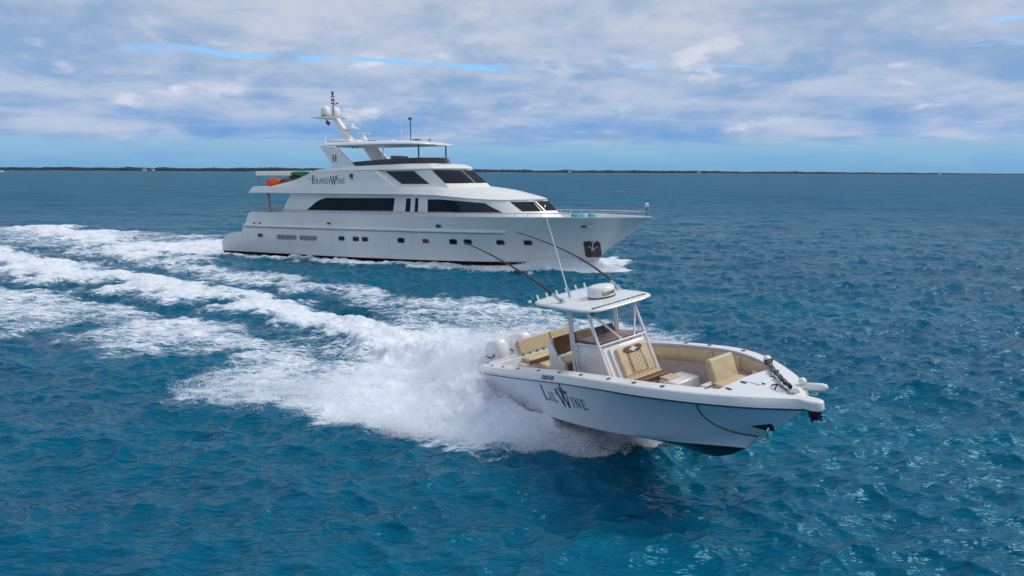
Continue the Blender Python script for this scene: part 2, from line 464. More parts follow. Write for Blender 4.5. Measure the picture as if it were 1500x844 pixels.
def samp(tile, x, y, ang=0.0):
    L, T = tile; N = T.shape[0]; c, s = math.cos(ang), math.sin(ang)
    u = ((x * c + y * s) / L * N) % N; v = ((-x * s + y * c) / L * N) % N
    i = np.floor(u).astype(int); j = np.floor(v).astype(int); fu = (u - i)[..., None]; fv = (v - j)[..., None]
    i %= N; j %= N; i1 = (i + 1) % N; j1 = (j + 1) % N
    o = T[i, j] * (1 - fu) * (1 - fv) + T[i1, j] * fu * (1 - fv) + T[i, j1] * (1 - fu) * fv + T[i1, j1] * fu * fv
    if o.shape[-1] == 3:
        dx, dy = o[..., 1].copy(), o[..., 2].copy()
        o[..., 1] = dx * c - dy * s; o[..., 2] = dx * s + dy * c
    return o


def sstep(x, a, b):
    t = np.clip((x - a) / (b - a), 0, 1); return t * t * (3 - 2 * t)


def sdf_poly(x, y, poly):
    P = np.array(poly, float); Q = np.roll(P, -1, 0)
    d2 = np.full(x.shape, 1e9); ins = np.zeros(x.shape, bool)
    for (ax, ay), (bx, by) in zip(P, Q):
        ex, ey = bx - ax, by - ay; wx, wy = x - ax, y - ay
        t = np.clip((wx * ex + wy * ey) / (ex * ex + ey * ey + 1e-9), 0, 1)
        d2 = np.minimum(d2, (wx - ex * t) ** 2 + (wy - ey * t) ** 2)
        c = ((ay <= y) & (by > y)) | ((by <= y) & (ay > y))
        xx = ax + (y - ay) * ex / (ey if abs(ey) > 1e-9 else 1e-9)
        ins ^= c & (x < xx)
    d = np.sqrt(d2); return np.where(ins, -d, d)


def dist_line(x, y, line):
    P = np.array(line, float); d2 = np.full(x.shape, 1e9)
    for (ax, ay), (bx, by) in zip(P[:-1], P[1:]):
        ex, ey = bx - ax, by - ay; wx, wy = x - ax, y - ay
        t = np.clip((wx * ex + wy * ey) / (ex * ex + ey * ey + 1e-9), 0, 1)
        d2 = np.minimum(d2, (wx - ex * t) ** 2 + (wy - ey * t) ** 2)
    return np.sqrt(d2)


# outlines of the foam on the water, metres
NEAR = [(-53.2, 69.1), (-43.2, 61.9), (-31.0, 51.2), (-23.8, 46.2), (-18.0, 42.6), (-12.7, 38.6), (-7.7, 32.7), (-5.3, 29.5), (-2.8, 27.1), (-1.2, 25.7), (0.2, 22.3), (1.7, 19.0), (2.6, 17.5), (3.2, 16.8), (2.4, 16.4), (1.8, 16.2), (0.6, 16.2), (-0.1, 16.6), (-1.0, 16.8), (-1.8, 17.4), (-3.2, 17.2), (-4.3, 17.8), (-5.4, 18.1), (-6.6, 18.6), (-7.6, 18.9), (-8.9, 19.2), (-10.3, 19.6), (-10.2, 20.5), (-9.7, 22.6), (-9.8, 25.4), (-10.7, 24.5), (-12.3, 24.8), (-13.7, 24.4), (-16.6, 26.3), (-18.7, 27.9), (-19.6, 27.5), (-30, 27.2), (-75, 60)]
FAR = [(-25.2, 49.2), (-23.2, 50.7), (-19.2, 49.0), (-15.1, 46.1), (-10.6, 42.0), (-5.5, 38.8), (-2.4, 36.2), (0.3, 35.0), (2.6, 34.1), (5.9, 31.4), (7.4, 29.0), (7.6, 27.4), (5.2, 25.8), (0.2, 24.8), (-2.9, 27.8), (-4.3, 30.6), (-8.3, 35.1), (-11.3, 37.6), (-15.5, 41.4), (-20.4, 45.4)]
YWAKE = [(-20.6, 60.6), (-21.6, 64.5), (-29.2, 74.9), (-36.1, 77.9), (-39.2, 76.8), (-46.5, 81.0), (-53.4, 83.6), (-90, 100), (-90, 90), (-52.2, 67.8), (-43.6, 62.5), (-38.2, 59.4), (-28.3, 50.5), (-23.2, 47.8), (-21.9, 49.3), (-25.1, 53.8), (-22.6, 57.3)]
HULLW = [(-22.9, 57.5), (-16.9, 55.0), (-9.4, 52.7), (-2.9, 51.0), (0.5, 53.1), (5.7, 55.8), (8.7, 56.0), (7.6, 52.5), (5.5, 49.5), (1.3, 47.6), (-2.7, 48.5), (-6.9, 49.1), (-10.6, 50.0), (-16.0, 53.0), (-21.7, 55.4)]
CREST = [(-60, 70), (-42.8, 56.8), (-36.8, 52.6), (-28.2, 46.4), (-21.4, 41.5), (-16.0, 37.9), (-11.1, 33.8), (-7.7, 30.1), (-4.8, 26.9), (-2.6, 24.9), (-0.7, 23.9)]
TROUGH = [(-45, 52), (-34.5, 45.5), (-30.4, 43.3), (-24.6, 40.4), (-18.9, 36.6), (-14.3, 33.7), (-9.9, 29.9), (-7.2, 27.2), (-4.9, 24.7), (-3.8, 23.4)]
TROUGH2 = [(-11.6, 37.6), (-8.0, 33.9), (-5.7, 31.7), (-3.9, 29.6), (-2.7, 28.7)]
FARCREST = [(-21.5, 48.9), (-18.3, 47.7), (-14.8, 45.2), (-10.4, 41.0), (-6.9, 38.8), (-3.7, 35.6), (-0.3, 34.1)]
YRIDGE = [(-52, 80), (-48.0, 77.3), (-41.8, 72.6), (-34.2, 63.5), (-28.1, 56.4), (-22.5, 49.6)]
YTROUGH = [(-38.2, 56.9), (-32.5, 52.7), (-27.5, 49.1), (-24.0, 47.5)]
YDARK = [(-24.3, 52.2), (-20.7, 52.7), (-15.5, 50.6), (-10.3, 48.1)]
LOWBAND = [(-40, 46), (-25.7, 36.4), (-20.7, 33.8), (-15.4, 30.8), (-10.3, 27.1), (-6.8, 23.8), (-3.9, 21.5)]

# waves are shorter and steeper than they are long: two tiles, turned so that they never line up
T_SWELL = spectrum_tile(1400.0, 1024, 4, 34.0, 0.42, 9.0, 160, R(-98), 2.0, 3.6)
T_LONG = spectrum_tile(173.0, 512, 5, 6.5, 0.31, 2.4, 40, R(-106), 3.0)
T_MID = spectrum_tile(61.0, 768, 6, 1.7, 0.195, 0.35, 4.5, R(-78), 2.8)
T_FINE = spectrum_tile(17.0, 512, 8, 0.62, 0.036, 0.10, 1.2, R(-108), 1.8)
T_WARP = noise_tile(50.0, 512, 21, 0.5, 14.0, 1.5)
T_WARP2 = noise_tile(50.0, 512, 22, 0.5, 14.0, 1.5)
T_LUMP = noise_tile(23.0, 512, 23, 0.12, 2.2, 1.4)
T_PATCH = noise_tile(60.0, 512, 24, 1.0, 12.0, 1.3)


def bank_out(xb): return np.interp(xb, [-12, -3.9, -1.9, -.2, 1.7, 2.1, 3.1, 4.4, 4.9, 5.2], [14, 10.2, 8.2, 6.6, 5.1, 4.3, 3.6, 2.6, 1.6, .5])


def bank_h(xb): return np.interp(xb, [-16, -10, -6, -3, -1.5, 0, 1.2, 2.5, 3.6, 4.6, 5.3], [.04, .14, .28, .46, .58, .56, .48, .38, .28, .17, .02])


def spray_bank(x, y):
    """height of the white water thrown up round the speedboat"""
    xb, yb = to_frame(x, y, BOAT_POS, BOAT_ROT[2])
    H = bank_h(xb); out = bank_out(xb); h = np.zeros_like(x)
    for side, k in ((-1, 1.0), (1, 0.85)):
        base = np.interp(xb, [2.0, 5.3], [1.25, -.2]); s = side * yb - base; o = np.maximum(out - base, .1)
        tail = np.clip(1 - np.maximum(s, 0) / o, 0, 1)
        hh = H * k * (0.70 * np.exp(-(np.maximum(s, 0) / 1.25) ** 2) + 0.42 * tail ** 0.8) * sstep(tail, 0.0, 0.12)
        h = np.maximum(h, np.where(side * yb > np.minimum(base - .3, 0.0), hh, 0))
    aft = np.where(xb < 0.3, 0.42 * np.exp(-(yb / 1.7) ** 2) * np.exp(np.minimum(xb, 0) / 7.0), 0)
    h = np.maximum(h, aft)
    inside = (np.abs(yb) < 1.34) & (xb > -0.1) & (xb < 3.0)
    lid = np.clip(0.02 + 0.075 * xb + 0.15 * yb - 0.16, -0.25, 1) + 0.05 * np.abs(yb)
    h = np.where(inside, np.minimum(h, lid), h)
    return h, inside, xb, yb


def foam_and_height(x, y, r):
    s = np.clip(r / 22.0, 0.6, 3.0)
    a = samp(T_WARP, x, y)[..., 0]; b = samp(T_WARP2, x, y, .4)[..., 0]; pt = samp(T_PATCH, x, y, .9)[..., 0]; lp = samp(T_LUMP, x, y, .3)[..., 0]
    wx, wy = x + a * .34 * s, y + b * .34 * s
    near = sstep(-sdf_poly(wx, wy, NEAR), -.25, 1.3)
    far = sstep(-sdf_poly(wx, wy, FAR), -.4, 1.8)
    yk = sstep(-sdf_poly(wx, wy, YWAKE), -.6, 2.6)
    hw = sstep(-sdf_poly(wx, wy, HULLW), -.3, .7)
    w1 = .052 * r
    crest = np.exp(-(dist_line(wx, wy, CREST) / w1) ** 2.6)
    tr = np.exp(-(dist_line(wx, wy, TROUGH) / (.026 * r + .15)) ** 2)
    tr2 = np.exp(-(dist_line(wx, wy, TROUGH2) / (.036 * r)) ** 2)
    fc = np.exp(-(dist_line(wx, wy, FARCREST) / (.042 * r)) ** 2)
    yr = np.exp(-(dist_line(wx, wy, YRIDGE) / (.036 * r)) ** 2)
    yt = np.exp(-(dist_line(wx, wy, YTROUGH) / (.034 * r)) ** 2)
    yd = np.exp(-(dist_line(wx, wy, YDARK) / (.028 * r)) ** 2)
    lb = np.exp(-(dist_line(wx, wy, LOWBAND) / (.05 * r)) ** 2)
    hb, inside, xb, yb = spray_bank(wx * .5 + x * .5, wy * .5 + y * .5)
    dsp = np.hypot(xb + 1.0, yb * .8)
    boil = sstep(7.5 - dsp, 0, 5.0)
    boat = np.maximum.reduce([near * (.52 + .12 * pt + .24 * lb), far * (.55 + .10 * pt + .30 * fc), crest * 1.36, near * boil * 2.0])
    boat = boat * (1 - .90 * tr * (1 - boil)) * (1 - .88 * tr2)
    boat = np.maximum(boat, np.clip(hb * 6.0, 0, 2.0) * np.maximum(near, sstep(hb, .02, .15)))
    xy, yy = to_frame(x, y, YACHT_POS, YACHT_ROT[2])
    stern = sstep(9 - np.hypot(xy + 4, yy * .9), 0, 6)
    yw = np.maximum.reduce([yk * (.50 + .12 * pt), yr * 1.4 * np.clip(yk + .7, 0, 1), yk * stern * 1.6])
    yw = yw * (1 - .8 * yt) * (1 - .85 * yd)
    yw = np.maximum(yw, hw * (1.15 + .15 * pt + .5 * sstep(x, 0, 4)))
    wlb = np.interp(xy, *zip(*Y_WL)); wlb = np.where((xy < -0.1) | (xy > 30.3), -1, wlb)
    insy = np.abs(yy) < wlb - .15
    calm = np.clip(np.maximum(boat, yw), 0, 1)
    h = .24 * crest * np.clip(near + far + .3, 0, 1) + .26 * fc - .24 * tr - .20 * tr2 + .36 * yr - .22 * yt
    bow = np.exp(-((xy - 29.0) / 2.6) ** 2) * np.exp(-((np.abs(yy) - np.maximum(wlb, 0) - .4) / 1.0) ** 2)
    h += .70 * bow + .18 * hw
    yw = np.maximum(yw, 1.9 * sstep(bow, .08, .3))
    lq = samp(T_LUMP, x * .30, y * .30, .7)[..., 0]
    h = h + hb * (.92 + .10 * a + .24 * lq + .05 * lp) + calm * lp * .018 + .04 * calm * pt
    h = np.where(inside, np.minimum(h, hb), h)
    h = np.where(insy, -0.9, h)
    return np.clip(boat, 0, 2), np.clip(yw, 0, 2), h, inside | insy


def build_sea():
    th_f = np.linspace(-R(50), R(50), 1250); th_b = np.linspace(R(50), R(310), 54)[1:-1]
    th = np.concatenate([th_f, th_b]); nt = len(th)
    rs = [2.5]
    while rs[-1] < 30000:
        r = rs[-1]; rs.append(r + max(.05, min((.55 if r < 60 else .36) * r * r / 4792, r * .06)))
        if rs[-2] < 9: rs[-1] = rs[-2] + .25
    r = np.array(rs); nr = len(r)
    dr = np.gradient(r)
    RR, TT = np.meshgrid(r, th, indexing='ij'); DR = np.repeat(dr[:, None], nt, 1)
    X = RR * np.sin(TT); Y = RR * np.cos(TT); Z = np.zeros_like(X)
    boat = np.zeros_like(X); yw = np.zeros_like(X); hh = np.zeros_like(X); ins = np.zeros(X.shape, bool)
    m = (RR > 8) & (RR < 130) & (np.abs(np.where(TT > np.pi, TT - 2 * np.pi, TT)) < R(50))
    boat[m], yw[m], hh[m], ins[m] = foam_and_height(X[m], Y[m], RR[m])
    fm = np.clip(np.maximum(boat, yw), 0, 1)
    near = RR < 1500
    d = np.zeros(X.shape + (3,))
    xn, yn, dn = X[near], Y[near], DR[near]
    far_ = np.clip((RR[near] - 45) / 120, 0, 1) * np.clip(1.3 - dn / 60, 0, 1)
    d[near] = (samp(T_SWELL, xn, yn, .1) * far_[:, None] + samp(T_LONG, xn, yn, .2) * np.clip(1.15 - dn / 5, 0, 1)[:, None] * 1.0
               + samp(T_MID, xn, yn, -.35) * np.clip(1.2 - dn / 1.2, 0, 1)[:, None]
               + samp(T_FINE, xn, yn, .25) * np.clip(1.1 - dn / .35, 0, 1)[:, None])
    d *= (1 - .45 * fm)[..., None]
    d[ins] *= .3
    Z = d[..., 0] + hh; X = X - .8 * d[..., 1]; Y = Y - .8 * d[..., 2]
    rough = sstep(np.log(np.maximum(DR, .05)), math.log(.12), math.log(3.0)).reshape(-1)
    V = np.stack([X, Y, Z], -1).reshape(-1, 3)
    # vertex normals of the whole sheet, so that the pieces join without a seam
    i = np.arange(nr - 1)[:, None]; j = np.arange(nt)[None]; j1 = (j + 1) % nt
    quad = np.stack([i * nt + j, i * nt + j1, (i + 1) * nt + j1, (i + 1) * nt + j], -1).reshape(-1, 4)
    e1 = V[quad[:, 2]] - V[quad[:, 0]]; e2 = V[quad[:, 3]] - V[quad[:, 1]]
    fn = np.cross(e1, e2); sgn = np.sign(fn[:, 2]); fn *= np.where(sgn == 0, 1, sgn)[:, None]
    N = np.zeros_like(V)
    for c in range(4): np.add.at(N, quad[:, c], fn)
    N /= np.linalg.norm(N, axis=1, keepdims=True) + 1e-12
    flip = fn[0] @ np.array([0, 0, 1.0]) > 0 and np.cross(e1[0], e2[0])[2] < 0
    if flip: quad = quad[:, ::-1]
    foam = np.maximum(boat, yw).reshape(-1); bf = boat.reshape(-1); yf = yw.reshape(-1)
    qf = foam[quad].mean(1); own = np.where(bf[quad].mean(1) >= yf[quad].mean(1), 1, 2)
    own = np.where(qf > .40, own, 0)
    parts = {}
    for k, name in ((0, 'sea'), (1, 'foaming_wake'), (2, 'foaming_wake')):
        q = quad[own == k]; used = np.unique(q); remap = np.full(len(V), -1); remap[used] = np.arange(len(used))
        qq = remap[q].astype(np.int32); vv = V[used]
        me = bpy.data.meshes.new(name)
        me.vertices.add(len(vv)); me.vertices.foreach_set('co', vv.ravel().astype(np.float32))
        me.loops.add(qq.size); me.loops.foreach_set('vertex_index', qq.ravel())
        me.polygons.add(len(qq)); me.polygons.foreach_set('loop_start', np.arange(0, qq.size, 4, dtype=np.int32))
        me.polygons.foreach_set('use_smooth', np.ones(len(qq), bool))
        at = me.attributes.new('foam', 'FLOAT', 'POINT'); at.data.foreach_set('value', foam[used].astype(np.float32))
        at2 = me.attributes.new('unresolved', 'FLOAT', 'POINT'); at2.data.foreach_set('value', rough[used].astype(np.float32))
        me.update(calc_edges=True)
        me.normals_split_custom_set_from_vertices(N[used].tolist())
        o = bpy.data.objects.new(name, me); C.objects.link(o); me.materials.append(MATS['sea_water']); parts[k] = o
    parts[0]['kind'] = 'structure'
    parts[0]['label'] = 'teal blue choppy open sea stretching to the horizon'
    tag(parts[1], 'broad curved white wake churned up behind and beside the small speedboat', 'wake', kind='stuff')
    tag(parts[2], 'white wake and bow wave along the hull of the large yacht', 'wake', kind='stuff')


def mat_sea():
    m = bpy.data.materials.new('sea_water'); m.use_nodes = True; t = NT(m.node_tree); b = t.n['Principled BSDF']
    out = [n for n in t.n if n.type == 'OUTPUT_MATERIAL'][0]
    geo = t.new('ShaderNodeNewGeometry'); pos = geo.outputs['Position']
    at = t.new('ShaderNodeAttribute', attribute_name='foam'); D = at.outputs['Fac']
    # water
    mpp = t.new('ShaderNodeMapping'); t.l.new(pos, mpp.inputs[0]); mpp.inputs['Scale'].default_value = (0.45, 1.6, 1.0)
    patch = t.noise(mpp.outputs[0], 0.05, 10.0, 0.68)
    body = t.mix(t.smooth(patch, 0.3, 0.7), (0.0004, 0.070, 0.140, 1), (0.0008, 0.124, 0.204, 1))
    aer = t.smooth(D, 0.05, 0.9)
    body = t.mix(t.math('MULTIPLY', aer, 0.75), body, (0.035, 0.185, 0.30, 1))
    t.l.new(body, b.inputs['Base Color'])
    b.inputs['IOR'].default_value = 1.333; b.inputs['Specular Tint'].default_value = (0.30, 0.74, 0.98, 1)
    ur = t.new('ShaderNodeAttribute', attribute_name='unresolved'); t.l.new(t.math('MULTIPLY_ADD', ur.outputs['Fac'], 0.28, 0.12), b.inputs['Roughness']); gust = t.noise(mpp.outputs[0], 0.11, 9.0, 0.70); t.l.new(t.math('MULTIPLY', t.math('MULTIPLY_ADD', ur.outputs['Fac'], -0.33, 0.42), t.smooth(gust, 0.30, 0.70, 0.55, 1.45)), b.inputs['Specular IOR Level'])
    mp = t.new('ShaderNodeMapping'); t.l.new(pos, mp.inputs[0]); mp.inputs['Scale'].default_value = (0.6, 1.5, 1.0); mp.inputs['Rotation'].default_value = (0, 0, R(15))
    rip = t.noise(mp.outputs[0], 3.0, 6.0, 0.58, 0.3); chop = t.noise(mp.outputs[0], 0.33, 5.0, 0.55, 0.2)
    swell = t.noise(mpp.outputs[0], 0.10, 7.0, 0.66); bn0 = t.new('ShaderNodeBump', i_Strength=0.6, i_Distance=2.2); t.l.new(swell, bn0.inputs['Height'])
    bn1 = t.new('ShaderNodeBump', i_Strength=0.55, i_Distance=0.5); t.l.new(chop, bn1.inputs['Height']); t.l.new(bn0.outputs[0], bn1.inputs['Normal'])
    bn2 = t.new('ShaderNodeBump', i_Strength=0.32, i_Distance=0.09); t.l.new(rip, bn2.inputs['Height']); t.l.new(bn1.outputs[0], bn2.inputs['Normal'])
    t.l.new(bn2.outputs[0], b.inputs['Normal'])
    # foam laid over the water
    fo = t.new('ShaderNodeBsdfPrincipled'); fo.inputs['Roughness'].default_value = 0.9; fo.inputs['Specular IOR Level'].default_value = 0.2
    mpf = t.new('ShaderNodeMapping'); t.l.new(pos, mpf.inputs[0]); mpf.inputs['Rotation'].default_value = (0, 0, R(-38)); mpf.inputs['Scale'].default_value = (0.50, 1.7, 1.0)
    n1 = t.noise(mpf.outputs[0], 0.85, 9.0, 0.68, 0.9); n2 = t.noise(mpf.outputs[0], 4.2, 7.0, 0.72, 0.8)
    vor = t.new('ShaderNodeTexVoronoi', feature='SMOOTH_F1', i_Vector=mpf.outputs[0], i_Scale=2.1); vor.inputs['Smoothness'].default_value = 0.4
    nn = t.math('ADD', t.math('MULTIPLY', n1, 0.62), t.math('MULTIPLY', n2, 0.55))
    wv = t.new('ShaderNodeVectorMath', operation='MULTIPLY_ADD', i_0=t.new('ShaderNodeTexNoise', i_Vector=pos, i_Scale=1.1, i_Detail=4.0).outputs['Color'], i_1=(1.1, 1.1, 1.1), i_2=mpf.outputs[0]).outputs[0]
    ed = t.new('ShaderNodeTexVoronoi', feature='DISTANCE_TO_EDGE', i_Vector=wv, i_Scale=1.9); ed2 = t.new('ShaderNodeTexVoronoi', feature='DISTANCE_TO_EDGE', i_Vector=wv, i_Scale=4.6)
    lace = t.math('ADD', t.smooth(ed.outputs['Distance'], 0.0, 0.20, 0.06, -0.035), t.smooth(ed2.outputs['Distance'], 0.0, 0.22, 0.045, -0.025))
    nn = t.math('ADD', nn, lace)
    v = t.math('ADD', D, t.math('MULTIPLY', t.math('SUBTRACT', nn, 0.585), 3.4))
    fac = t.smooth(v, 0.22, 1.12)
    fac = t.math('MULTIPLY', fac, t.smooth(D, 0.06, 0.30))
    fn = t.noise(pos, 1.4, 8.0, 0.7)
    thin = t.mix(t.smooth(fn, 0.35, 0.65), (0.56, 0.62, 0.69, 1), (0.80, 0.81, 0.84, 1)); thick = t.mix(t.smooth(fn, 0.35, 0.65), (0.66, 0.71, 0.77, 1), (0.81, 0.825, 0.85, 1))
    t.l.new(t.mix(t.smooth(D, 0.8, 1.5), thin, thick), fo.inputs['Base Color'])
    bf = t.new('ShaderNodeBump', i_Strength=0.5, i_Distance=0.08); t.l.new(nn, bf.inputs['Height']); t.l.new(bf.outputs[0], fo.inputs['Normal'])
    mx = t.new('ShaderNodeMixShader'); t.l.new(fac, mx.inputs[0]); t.l.new(b.outputs[0], mx.inputs[1]); t.l.new(fo.outputs[0], mx.inputs[2])
    t.l.new(mx.outputs[0], out.inputs[0])
    MATS['sea_water'] = m


mat_sea()
build_sea()

# ------------------------------------------------------------------ spray in the air, as drops


def mat_spray():
    m = bpy.data.materials.new('white_spray'); m.use_nodes = True; t = NT(m.node_tree); b = t.n['Principled BSDF']
    out = [n for n in t.n if n.type == 'OUTPUT_MATERIAL'][0]
    b.inputs['Base Color'].default_value = (0.93, 0.94, 0.96, 1); b.inputs['Roughness'].default_value = 0.7; b.inputs['Specular IOR Level'].default_value = 0.3
    tl = t.new('ShaderNodeBsdfTranslucent', i_Color=(0.93, 0.94, 0.96, 1))
    mx = t.new('ShaderNodeMixShader'); mx.inputs[0].default_value = 0.45
    t.l.new(b.outputs[0], mx.inputs[1]); t.l.new(tl.outputs[0], mx.inputs[2]); t.l.new(mx.outputs[0], out.inputs[0])
    return m


spray_m = mat_spray()


def drops_tree():
    g = bpy.data.node_groups.new('drops', 'GeometryNodeTree')
    g.interface.new_socket('Geometry', in_out='INPUT', socket_type='NodeSocketGeometry'); g.interface.new_socket('Geometry', in_out='OUTPUT', socket_type='NodeSocketGeometry')
    gi = g.nodes.new('NodeGroupInput'); go = g.nodes.new('NodeGroupOutput')
    mp = g.nodes.new('GeometryNodeMeshToPoints'); na = g.nodes.new('GeometryNodeInputNamedAttribute'); na.data_type = 'FLOAT'; na.inputs['Name'].default_value = 'size'
    sm = g.nodes.new('GeometryNodeSetMaterial'); sm.inputs['Material'].default_value = spray_m
    g.links.new(gi.outputs[0], mp.inputs['Mesh']); g.links.new(na.outputs[0], mp.inputs['Radius']); g.links.new(mp.outputs[0], sm.inputs['Geometry']); g.links.new(sm.outputs[0], go.inputs[0])
    return g


drops = drops_tree()


def drop_cloud(name, P, size, label):
    me = bpy.data.meshes.new(name); me.vertices.add(len(P)); me.vertices.foreach_set('co', P.astype(np.float32).ravel())
    a = me.attributes.new('size', 'FLOAT', 'POINT'); a.data.foreach_set('value', size.astype(np.float32)); me.update()
    me.materials.append(spray_m)
    o = bpy.data.objects.new(name, me); C.objects.link(o)
    md = o.modifiers.new('drops', 'NODES'); md.node_group = drops
    return tag(o, label, 'spray', kind='stuff')


def speedboat_spray(n):
    g = np.random.default_rng(3)
    xb = g.uniform(-9, 5.3, n); side = np.where(g.random(n) < .66, -1, 1)
    out = bank_out(xb)
    base = np.interp(xb, [2.0, 5.3], [1.2, -.2]); yb = side * (base + (out - base + .1) * np.abs(g.random(n) ** 1.5 + g.normal(0, .10, n)))
    k = g.random(n) < .22
    xb[k] = -np.abs(g.normal(0, 3.2, k.sum())) - .2; yb[k] = g.normal(0, 1.5, k.sum())
    c, s = math.cos(BOAT_ROT[2]), math.sin(BOAT_ROT[2])
    x = BOAT_POS[0] + xb * c - yb * s; y = BOAT_POS[1] + xb * s + yb * c
    h, ins, _, _ = spray_bank(x, y)
    cl = samp(T_LUMP, x, y, .3)[..., 0]; cp = samp(T_WARP, x, y, 1.1)[..., 0]
    lq = samp(T_LUMP, x * .30, y * .30, .7)[..., 0]
    top = h * (.92 + .10 * samp(T_WARP, x, y)[..., 0] + .24 * lq)
    z = top - .05 + np.abs(g.normal(0, 1, n)) ** 1.3 * (.05 + .60 * h) * np.clip(np.exp(.40 * cp + .35 * lq), .15, 3.0)
    keep = (~ins) & (h > .03) & (z < 1.9) & (g.random(n) < np.clip(.75 + .4 * cp, .15, 1) * sstep(xb + .6 * side, -7.5, -1.5))
    # nothing inside the cockpit
    hb_ = .10 + .075 * xb + .15 * yb + .17 * np.abs(yb) - .08
    hull = (np.abs(yb) < 1.62) & (xb > -.2) & (z > np.where(xb > 2.0, hb_, .2)); keep &= ~hull
    P = np.stack([x, y, z], -1)[keep]
    sz = np.exp(g.normal(-5.35, .42, len(P)))
    return P, np.clip(sz, .002, .018)


P, S = speedboat_spray(1500000)
drop_cloud('sea_spray', P, S, 'white spray flying from the speedboat hull and outboard engines')


def yacht_spray(n):
    g = np.random.default_rng(4)
    xy = 27.5 + g.normal(0, 1.9, n); side = np.where(g.random(n) < .75, -1, 1)
    wl = np.interp(xy, *zip(*Y_WL)); yy = side * (wl + np.abs(g.normal(0, 1, n)) * (.25 + .13 * np.clip(31 - xy, 0, 6)))
    z = .15 + np.abs(g.normal(0, 1, n)) * .30 * np.exp(-((xy - 28.5) / 2.5) ** 2)
    c, s = math.cos(YACHT_ROT[2]), math.sin(YACHT_ROT[2])
    k = xy < 32.0
    P = np.stack([YACHT_POS[0] + xy * c - yy * s, YACHT_POS[1] + xy * s + yy * c, z], -1)[k]
    return P, np.clip(np.exp(g.normal(-4.0, .4, len(P))), .008, .05)


P, S = yacht_spray(60000)
drop_cloud('sea_spray', P, S, 'white spray breaking at the bow of the large yacht')
# ------------------------------------------------------------------ the large yacht (x forward from the transom, y to port, z up)
yacht = thing('motor_yacht', 'large white three-deck motor yacht with dark windows cruising behind the small speedboat', 'yacht', YACHT_POS, YACHT_ROT)
Y_SH = [(0, 3.38), (4, 3.5), (12, 3.52), (18, 3.51), (21, 3.47), (24, 3.34), (27, 2.95), (29.5, 2.28), (31.5, 1.5), (33, .68), (33.94, .04)]
Y_TOP = [(0, .88), (.15, 1.0), (.47, 1.38), (1.14, 1.59), (2.23, 1.71), (2.52, 2.24), (2.8, 2.5), (3.16, 3.18), (3.4, 3.2), (33.94, 3.2)]
Y_STEM = [(0, .15), (30.3, .15), (30.9, .95), (32.4, 2.0), (33.94, 3.14)]


def y_half(x, z):
    bs = float(hermite(min(x, 33.94), *zip(*Y_SH))[0]); bl = max(float(hermite(x, *zip(*Y_WL))[0]), .03) if x <= 30.3 else .03
    bs = max(bs, .03)
    zl = itp(x, Y_STEM); t = min(max((z - zl) / (3.2 - zl + 1e-6), 0), 1)
    fl = 1.0 + .55 * min(max((x - 18) / 10, 0), 1)
    return bl + (bs - bl) * t ** fl


def xs_list():
    a = [0, .07, .15, .3, .47, .8, 1.14, 1.7, 2.23, 2.3, 2.52, 2.8, 3.0, 3.16, 3.4]
    return a + list(np.arange(4, 30.01, .5)) + [30.3, 30.6, 30.9, 31.4, 31.9, 32.4, 32.9, 33.4, 33.75, 33.94]


def build_yacht_hull():
    NZ = 14; rings = []
    for x in xs_list():
        zl, zt = itp(x, Y_STEM), itp(x, Y_TOP); b0 = y_half(x, zl)
        side = [(x, y_half(x, zl + (zt - zl) * k / NZ), zl + (zt - zl) * k / NZ) for k in range(NZ + 1)]
        zk = min(zl - .01, -.9 if x < 27 else -.9 + (x - 27) / 3.3 * 1.04) if x < 30.3 else zl - .004
        bt = side[-1][1]; deck = max(zt - (.82 if x > 3.16 else .03), zl + .03); inn = max(bt - .14, .004); ind = max(min(inn, y_half(x, deck) - .08 - .14 * min(1, max(0, (x - 20) / 6))), .003)
        half = [(x, 0.002, zk), (x, b0 * .8, (zl + zk) / 2)] + side + [(x, inn, zt + .0), (x, ind, deck), (x, 0.002, deck)]
        rings.append(half)
    n = len(rings[0])
    mb = MB(); mis = [1, 1] + [0] * (n - 3)
    full = [[(x, -y, z) for (x, y, z) in r][::-1] + [(x, y, z) for (x, y, z) in r] for r in rings]
    mb.loft(full, closed=True, cap=True, mis=mis[::-1] + [0] + mis + [1])
    return mb.build('hull', [yh, bootbrown], yacht, smooth=30)


y_hull = build_yacht_hull()
